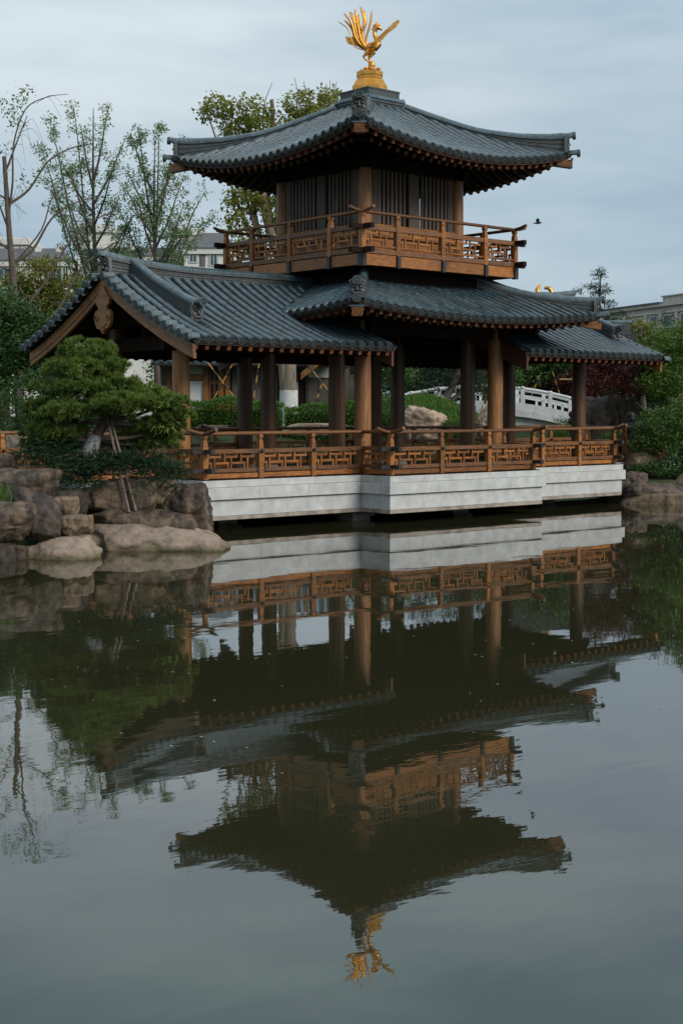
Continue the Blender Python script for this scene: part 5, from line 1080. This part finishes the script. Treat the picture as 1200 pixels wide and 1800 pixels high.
m = MB()                                                       # four small carved characters on the parapet
for i in range(4):
    x = 2.45 + .12 * i; z = bz(x) - z0b - 1.0
    for dx, dz, w, h in [((0, .025, .07, .012), (0, -.03, .08, .012), (0, 0, .012, .08)), ((-.02, 0, .012, .07), (.02, 0, .012, .07), (0, .03, .06, .012)), ((0, .03, .07, .012), (0, 0, .05, .012), (0, -.03, .07, .012), (.03, 0, .012, .06)), ((0, .02, .08, .012), (-.02, -.01, .012, .06), (.025, -.02, .012, .05))][i]: m.box((x + dx, -1.004, z + dz), (w, .008, h))
bbuild(m, 'carved_inscription', BLK)

# dark post with a ball top, and the visitor
LB_ = empty('garden_post', G(6.62, 41.0, 1.2), 'slim black post with a round ball top beside the right end column', 'post')
MB().lathe([(.12, 1.15), (.12, 1.5), (.09, 1.55), (.085, 1.95), (.12, 2.0), (.11, 2.10), (.05, 2.14)], 12, G(6.62, 41, 0)).build('shaft', BLK, LB_); MB().ball(G(6.62, 41, 2.23), .105, 12, 8).build('ball_top', BLK, LB_)
NAVY = M_('dark_navy_cloth', (.006, .007, .014), (.014, .016, .03), 9, .9, .2); HAIR = M_('black_hair', (.006, .006, .008), (.014, .013, .014), 20, .6, .2); SKIN = M_('skin', (.30, .17, .11), (.36, .21, .14), 9, .5, .05); ORG = M_('orange_plastic', (.55, .12, .02), (.70, .18, .03), 5, .4, 0)
pb = Vector((8.95, -.75, .99)); fw = Vector((.35, .94, 0)).normalized(); sd_ = Vector((fw.y, -fw.x, 0))
PE = empty('person', pb, 'person in dark navy clothes sitting behind the right end of the railing', 'person')
L_ = lambda s, f_, z: pb + sd_ * s + fw * f_ + Vector((0, 0, z))
nodes = [(L_(0, 0, .50), .15), (L_(0, -.03, .72), .14), (L_(0, -.02, .92), .16), (L_(0, .02, 1.03), .06), (L_(0, .05, 1.13), .09), (L_(0, .06, 1.21), .085)]
ed = [(0, 1), (1, 2), (2, 3), (3, 4), (4, 5)]
for s in (-1, 1):
    b_ = len(nodes); nodes += [(L_(s * .10, .02, .48), .10), (L_(s * .12, .42, .48), .075), (L_(s * .12, .44, .10), .055), (L_(s * .12, .55, .05), .045)]; ed += [(0, b_), (b_, b_ + 1), (b_ + 1, b_ + 2), (b_ + 2, b_ + 3)]
    b_ = len(nodes); nodes += [(L_(s * .19, -.01, .94), .065), (L_(s * .23, .06, .68), .05), (L_(s * .13, .28, .66), .04), (L_(s * .09, .36, .68), .035)]; ed += [(2, b_), (b_, b_ + 1), (b_ + 1, b_ + 2), (b_ + 2, b_ + 3)]
me = bpy.data.meshes.new('body'); me.from_pydata([tuple(p) for p, r_ in nodes], ed, []); me.materials.append(NAVY); bo = link('body', me, PE)
sk = bo.modifiers.new('Skin', 'SKIN'); sv = me.skin_vertices[0].data
for i, (p, r_) in enumerate(nodes): sv[i].radius = (r_, r_)
sv[0].use_root = True; sk.use_smooth_shade = True; su = bo.modifiers.new('Sub', 'SUBSURF'); su.levels = su.render_levels = 1
MB().ball(L_(0, .075, 1.15), (.082, .09, .115), 14, 10).build('face', SKIN, PE)
m = MB(); m.ball(L_(0, .035, 1.20), (.112, .118, .11), 14, 10); m.ball(L_(0, .0, 1.12), (.105, .09, .12), 12, 8); m.build('hair', HAIR, PE)
m = MB(); m.ball(L_(0, .165, 1.14), (.014, .016, .022), 8, 6)
for s in (-1, 1): m.ball(L_(s * .083, .06, 1.14), (.014, .02, .028), 6, 5)
m.build('nose_and_ears', SKIN, PE)
for s in (-1, 1):
    m = MB(); c = L_(s * .08, .40, .69); m.ball(c, (.038, .04, .022), 8, 6)
    for k in range(4): m.tube([c + sd_ * (.024 * (k - 1.5)) + fw * .03, c + sd_ * (.024 * (k - 1.5)) + fw * .07, c + sd_ * (.022 * (k - 1.5)) + fw * .085 - Vector((0, 0, .03))], [.010, .009, .007], 6)
    m.tube([c - sd_ * s * .03, c - sd_ * s * .045 + fw * .03, c - sd_ * s * .03 + fw * .055], [.012, .010, .008], 6); m.build('hand', SKIN, PE)
tag(MB().tube([L_(.12, .47, .62), L_(-.06, .47, .80)], .018, 8).build('orange_stick', ORG), 'short orange stick held by the seated person', 'stick')
BE = empty('bench', pb, 'low dark bench under the seated person', 'bench'); m = MB(); m.box(pb + Vector((0, 0, .36)), (1.2, .42, .06)); m.build('seat', WOODD, BE)
for s in (-1, 1): MB().box(pb + Vector((s * .5, 0, .165)), (.08, .36, .33)).build('leg', WOODD, BE)

# garden hall behind the left wing
HALL = empty('garden_hall', G(-2.6, 52, 1.8), 'wooden garden hall with white plaster panels seen through the left columns', 'building', rot=-YAW)
HW = HALL.matrix_basis.copy(); PLASTER = M_('white_plaster', (.60, .62, .62), (.72, .73, .73), 3, .8, .04); GREYP = M_('grey_board', (.10, .085, .07), (.17, .145, .12), 2.5, .7, .1)
def hb(n, x0, x1, z0, z1, mt, y0=0.0, y1=.12): m = MB(); m.b2((x0 + 2.6, y0, z0 - 1.8), (x1 + 2.6, y1, z1 - 1.8)); o = m.build(n, mt, None); o.matrix_basis = HW; return adopt(o, HALL)
hb('back_wall', -6.6, .5, 1.8, 4.3, GREYP, .14, .3)
hb('plaster_panel', -5.8, -5.04, 1.8, 3.40, PLASTER); hb('plaster_panel', -5.8, -5.04, 3.66, 4.15, PLASTER); hb('wall_beam', -6.2, -5.04, 3.42, 3.64, WOOD, -.03, .13)
hb('post', -5.02, -4.84, 1.8, 4.1, WOOD, -.08, .1); hb('post', -4.46, -4.28, 1.8, 4.1, WOOD, -.08, .1); hb('post', -4.22, -4.06, 1.8, 4.0, WOOD, -.10, .1); hb('post', -6.35, -6.2, 1.8, 4.1, WOOD, -.08, .1)
for x in (-4.82, -4.64, -4.49): hb('door_stile', x, x + .045, 1.8, 3.85, WOOD, .0, .06)
for z in (3.30, 3.36, 3.82): hb('door_rail', -4.80, -4.48, z, z + .045, WOOD, .005, .055)
for i in range(5): hb('lattice_bar', -4.765 + i * .05 - .0, -4.755 + i * .05, 2.0, 3.3, WOODG, .02, .04)
for i in range(9): hb('lattice_bar', -4.77, -4.5, 2.1 + i * .14, 2.11 + i * .14, WOODG, .045, .055)
hb('head_beam', -6.4, .4, 4.02, 4.18, WOODD, -.14, .12)
for i, x in enumerate((-3.98, -3.4, -2.8, -2.1)): hb('wall_board', x, x + .52, 1.8, 3.95, GREYP, .02 + .012 * (i % 2), .12)
hb('post', -2.32, -2.12, 1.8, 4.0, WOODD, -.06, .1); hb('plaster_panel', -1.82, -1.58, 1.8, 3.35, PLASTER, -.02, .1); hb('wall_board', -1.57, -1.31, 1.8, 3.6, WOODD, -.01, .1); hb('post', -1.30, -1.24, 1.8, 3.6, WOODG, -.08, .0)
for i, x in enumerate((-1.22, -.84, -.46, -.08)): hb('wall_board', x, x + .36, 1.8, 3.5, GREYP, .02 + .012 * (i % 2), .1)
hb('plaster_panel', -1.2, -.3, 3.52, 3.9, PLASTER, -.01, .09)
m = MB(); m.sweep([(-3.9 + 2.6 - 2.6, -.9, 3.98 - 1.8), (.0 + 2.6, -.9, 3.98 - 1.8)], [Vector((0, .02, 0))] * 2, [-.1] * 2, [0] * 2); o = m.build('eave_board', WOODD, None); o.matrix_basis = HW; adopt(o, HALL)
m = MB(); m.add([(-4.2, -.95, 2.20), (2.75, -.95, 2.20), (2.75, 1.5, 3.5), (-4.2, 1.5, 3.5), (-4.2, -.95, 2.14), (2.75, -.95, 2.14), (2.75, 1.5, 3.44), (-4.2, 1.5, 3.44)], [(0, 1, 2, 3), (7, 6, 5, 4), (4, 5, 1, 0), (5, 6, 2, 1), (6, 7, 3, 2), (7, 4, 0, 3)]); o = m.build('roof', PAN, None); o.matrix_basis = HW; adopt(o, HALL)
for i in range(24):
    x = -4.1 + .29 * i; piece(HALL, 'roof_tile_row', tpl('hall_row', lambda: MB().tube([(-1.38, 0, 0), (1.38, 0, 0)], .075, 8), TILE), HW @ frame((x, .275, 2.87), (0, 2.45, 1.3)), .5)
m = MB(); m.sweep([(1.15, -.98, 1.62), (2.0, -.98, 2.3), (2.85, -.98, 2.9)], [Vector((0, .03, 0))] * 3, [0] * 3, [.26] * 3); o = m.build('bargeboard', BOARD, None); o.matrix_basis = HW; adopt(o, HALL)

# distant roofs over the right wing
DH = empty('distant_hall', G(8.6, 62, 1.8), 'distant tiled hall roof with golden ridge ornaments peeping over the skirt roof', 'building', rot=-YAW); DW = DH.matrix_basis.copy()
def db(m, n, mt): o = m.build(n, mt, None); o.matrix_basis = DW; return adopt(o, DH)
m = MB(); m.prism([(-3.2, 3.3), (3.2, 3.3), (1.4, 5.3), (-1.4, 5.3)], 3.4); db(m, 'roof', PAN); m = MB(); m.b2((-2.2, -1.3, 0), (2.2, 1.3, 3.3)); db(m, 'wall', WOODD); m = MB(); m.b2((-1.2, -.12, 5.28), (.5, .12, 5.62)); db(m, 'ridge_base', RIDGE)
for s, pts, w in ((-1, [(-.12, 5.6), (-.16, 5.72), (-.1, 5.86), (.0, 5.98)], [.11, .10, .07, .02]), (1, [(.46, 5.6), (.44, 5.72), (.30, 5.82), (.17, 5.80), (.16, 5.74)], [.10, .10, .085, .06, .02])):
    db(MB().tube([(x, 0, z) for x, z in pts], w, 8), 'golden_ornament', GOLD)
SR = empty('side_roof', G(9.6, 50, 1.8), 'small tiled ridge end showing behind the right wing ridge', 'building', rot=-YAW)
m = MB(); m.prism([(-1.5, 2.55), (.8, 2.55), (.5, 3.15), (-1.2, 3.15)], 1.6); o = m.build('roof', PAN, None); o.matrix_basis = SR.matrix_basis.copy(); adopt(o, SR)
for k in range(5):
    m = MB(); m.b2((-1.2, -.10 + .01 * (k % 2), 3.15 + .085 * k), (.46, .10 - .01 * (k % 2), 3.15 + .085 * k + .07)); o = m.build('ridge_course', RIDGE, None); o.matrix_basis = SR.matrix_basis.copy(); adopt(o, SR)
m = MB().tube([(-1.2, 0, 3.6), (.52, 0, 3.6)], .07, 10); o = m.build('ridge_cap', TILE, None); o.matrix_basis = SR.matrix_basis.copy(); adopt(o, SR)

# ------------------------------------------------------------------ apartments and stone building far behind
AW = M_('cream_render', (.68, .66, .60), (.76, .74, .68), .6, .8, .03, stain=(.58, .55, .50), stain_scale=.3, stain_rng=(.5, .8), stain_stretch=(1, 1, .3)); AB = M_('white_eave_band', (.62, .61, .58), (.70, .69, .66), 1, .8, 0); SLATE = M_('grey_slate_roof', (.075, .078, .085), (.13, .13, .135), 2, .7, .1)
GLS = M_('blue_window_glass', (.02, .05, .06), (.05, .10, .11), .7, .08, 0); FRM = M_('pale_window_frame', (.45, .46, .46), (.55, .56, .56), 2, .5, 0); DRK = M_('balcony_shade', (.10, .10, .11), (.16, .16, .17), 2, .7, 0)
def block(label, r0, r1, d, z0, z1, dp=10, wins=(), roof=None, band=True, cap=True, chim=()):
    T = empty('apartment_building', G((r0 + r1) / 2, d, 1.6), label, 'building', 'cream apartment blocks beyond the garden', rot=-YAW); Wm = T.matrix_basis.copy(); rc = (r0 + r1) / 2
    def ab(m, n, mt, par=None): o = m.build(n, mt, None); o.matrix_basis = Wm; return adopt(o, par or T)
    wl = ab(MB().box((0, dp / 2, (z1 + 1.6) / 2 - 1.6), (r1 - r0, dp, z1 - 1.6)), 'wall', AW)
    if band: ab(MB().box((0, dp / 2, z1 - 1.6 - .35), (r1 - r0 + .6, dp + .6, .7)), 'eave_band', AB)
    if roof:
        h, ins = roof; hw = (r1 - r0) / 2 + .5; zt = z1 - 1.6
        m = MB(); m.add([(-hw, -.5, zt), (hw, -.5, zt), (hw, dp + .5, zt), (-hw, dp + .5, zt), (-hw + ins, dp * .5, zt + h), (hw - ins, dp * .5, zt + h)], [(0, 1, 5, 4), (1, 2, 5), (2, 3, 4, 5), (3, 0, 4), (3, 2, 1, 0)]); ab(m, 'roof', SLATE)
    elif cap: ab(MB().box((0, dp / 2, z1 - 1.6 + .12), (r1 - r0 + .3, dp + .3, .24)), 'parapet', AB)
    for (a, b, c, e_, kind) in wins:
        x0, x1 = a - rc, b - rc; zz0, zz1 = c - 1.6, e_ - 1.6
        if kind == 'b':
            f_ = ab(MB().b2((x0, -.03, zz0), (x1, .1, zz1)), 'balcony_shade_panel', DRK); ab(MB().b2((x0 + .1, -.06, zz0 + 1.0), (x1 - .5, -.03, zz1)), 'pane', GLS, f_); ab(MB().b2((x0 - .1, -.5, zz0), (x1 + .1, -.06, zz0 + .75)), 'balcony_front', FRM, f_)  # flat dark panel painted as the shade inside the balcony
        else:
            f_ = ab(MB().b2((x0 - .12, -.10, zz0 - .12), (x1 + .12, .05, zz1 + .12)), 'window', FRM); nn = 2
            for i in range(nn):
                xa = x0 + (x1 - x0) * i / nn + .06; xb = x0 + (x1 - x0) * (i + 1) / nn - .06; ab(MB().b2((xa, -.13, zz0 + .05), (xb, -.101, zz1 - .05)), 'pane', GLS, f_)
    for x, z in chim: ab(MB().b2((x - rc - .35, 3, z1 - 1.6), (x - rc + .35, 3.7, z - 1.6)), 'chimney', AW)
    return T
D_ = 170
block('tall windowless cream block at the far left edge', -46, -38.5, D_ + 6, 3, 23.2, 9)
block('long low apartment block with slate roof behind the bare tree', -45, -32.2, D_, 3, 20.0, 9, [(-40.6, -39.2, 17.6, 19.0, 'w'), (-34.3, -33.1, 17.2, 19.4, 'w'), (-32.9, -32.3, 17.2, 19.4, 'w'), (-44, -42.5, 17.4, 19, 'w'), (-34.3, -32.6, 14, 16, 'w')], (1.9, 2.5), chim=((-36.5, 21.8), (-34, 22)))
block('square cream stair tower with a window behind the slender young tree', -31.5, -27.6, D_ + 2, 3, 24.2, 8, [(-30.6, -29.5, 19.9, 21.6, 'w'), (-29.0, -28.2, 19.9, 21.6, 'w'), (-30.4, -29.4, 16.8, 18.4, 'w')])
block('middle apartment block with slate roof between the two young trees', -28.6, -19.4, D_ + 1, 3, 20.6, 9, [(-27, -25.6, 17.4, 19.2, 'w'), (-24.4, -23, 17.4, 19.2, 'w'), (-21.8, -20.6, 17.4, 19.2, 'w')], (1.5, 1.5), chim=((-25.4, 22.3),))
block('tall cream stair tower left of the slate roofed house near the balcony', -20.4, -16.7, D_ + 3, 3, 24.0, 7, [(-19.7, -18.7, 20.6, 22.6, 'w'), (-19.7, -18.8, 17.2, 18.6, 'w')])
block('slate roofed house front with balcony beside the upper railing', -18.4, -12.5, D_ - 2, 3, 21.2, 9, [(-17.7, -16.9, 19.6, 20.5, 'w'), (-16.6, -15.9, 18.2, 20.7, 'b'), (-15.3, -14.5, 19.2, 20.7, 'w'), (-17.4, -16.2, 15.8, 17.2, 'w'), (-15.3, -14.3, 15.8, 17.4, 'w')], (2.3, 2.2))
# stone building
SB = empty('stone_building', G(41.8, 190, 1.6), 'beige stone building with blue windows and a stepped attic at the right edge', 'building')
sdir = (RT * .34 - FH * .943).normalized(); SBM = Matrix(((sdir.x, -sdir.y, 0, 0), (sdir.y, sdir.x, 0, 0), (0, 0, 1, 0), (0, 0, 0, 1))); SBM.translation = G(38.2, 200, 1.6)
BEI = M_('beige_stone', (.46, .42, .375), (.56, .51, .455), .9, .8, .05, stain=(.38, .34, .30), stain_scale=.5, stain_rng=(.5, .75), stain_stretch=(1, 1, .3))
def sb(n, s0, s1, z0, z1, mt, y0, y1, par=None): m = MB(); m.b2((s0, y0, z0 - 1.6), (s1, y1, z1 - 1.6)); o = m.build(n, mt, None); o.matrix_basis = SBM; return adopt(o, par or SB)
sb('wall', -12, 30, 1.6, 15.9, BEI, 0, 14); sb('cornice', -12.4, 30, 15.9, 16.3, BEI, -.5, 14.4); sb('cornice_cap', -12.6, 11.8, 16.302, 16.5, SLATE, -.7, 14.6); sb('frieze', -12.2, 30, 15.0, 15.25, BEI, -.25, .1)
sb('attic', 11.9, 30, 16.31, 17.15, BEI, .0, 13); sb('cornice', 11.7, 30, 17.15, 17.3, BEI, -.2, 13.2)
sb('band', -12.2, 9.0, 13.0, 13.25, BEI, -.18, .1); sb('band', -12.2, 30, 12.2, 12.4, BEI, -.22, .1)
for s in (2.6, 8.0, 11.6, 15.4, 19.5): sb('pilaster', s - .35, s + .35, 12.4, 15.0, BEI, -.22, .05)
for i in range(14): sb('attic_rib', 12.3 + i * 1.25, 12.42 + i * 1.25, 16.4, 17.14, BEI, -.06, .05)
for s0, s1, z0, z1 in ((4.0, 5.0, 13.6, 14.6), (5.9, 7.0, 13.6, 14.6), (9.1, 10.7, 13.3, 14.7), (12.4, 14.3, 13.2, 14.7), (16.4, 18.3, 13.2, 14.7), (4.0, 5.0, 10, 11.5), (9.1, 10.7, 10, 11.5), (12.4, 14.3, 10, 11.5), (-4, -2.8, 13.6, 14.6), (0, 1.2, 13.6, 14.6)):
    f_ = sb('window', s0 - .15, s1 + .15, z0 - .15, z1 + .15, BEI, -.12, .04); nn = 2
    for i in range(nn): sb('pane', s0 + (s1 - s0) * i / nn + .05, s0 + (s1 - s0) * (i + 1) / nn - .05, z0, z1 - .02, GLS, -.15, -.121, f_)

g = rng(404); n = 620; u_ = g.random(n); r = g.uniform(-7, 7, n); dd_ = 7.5 + 24 * u_ ** .8; P = np.array([CAM.x, CAM.y, 0]) + r[:, None] * np.array(RT) + dd_[:, None] * np.array(FH); P[:, 2] = .006
keep_ = ~((dd_ > 21) & (r < -1.5)) & (dd_ < 26); P = P[keep_]; n = len(P); an = g.uniform(0, 6.28, n); e1 = np.stack([np.cos(an), np.sin(an), 0 * an], 1) * g.uniform(.008, .022, (n, 1)); e2_ = np.stack([-np.sin(an), np.cos(an), 0 * an], 1) * g.uniform(.004, .010, (n, 1))
link('floating_petals', npmesh('floating_petals', np.stack([P - e1, P - e2_, P + e1, P + e2_], 1).reshape(-1, 3), np.arange(n * 4).reshape(-1, 4), M_('pale_petals', (.25, .25, .20), (.5, .5, .44), 9, .7, 0, island=.5)), kind='stuff')

# bird in flight
BD = empty('flying_bird', G(4.09, 30, 6.24), 'small dark bird flying beside the upper balcony', 'bird', rot=-YAW); FEA = M_('black_feathers', (.010, .012, .014), (.025, .028, .032), 20, .6, .2)
def bdb(m, n): o = m.build(n, FEA, None); o.matrix_basis = BD.matrix_basis.copy(); return adopt(o, BD)
bdb(MB().tube([(-.10, 0, -.012), (-.055, 0, -.004), (-.015, 0, .002), (.025, 0, .002), (.045, 0, .008), (.060, 0, .008), (.078, 0, .004)], [.008, .014, .028, .024, .020, .018, .002], 10), 'body')
for s in (-1, 1):
    m = MB(); m.add([(-.03, s * .015, .012), (.03, s * .015, .014), (.022, s * .05, .06), (-.01, s * .075, .092), (-.045, s * .05, .07)], [(0, 1, 2, 4), (4, 2, 3)]); o = bdb(m, 'wing'); md = o.modifiers.new('Solid', 'SOLIDIFY'); md.thickness = .004
flush()
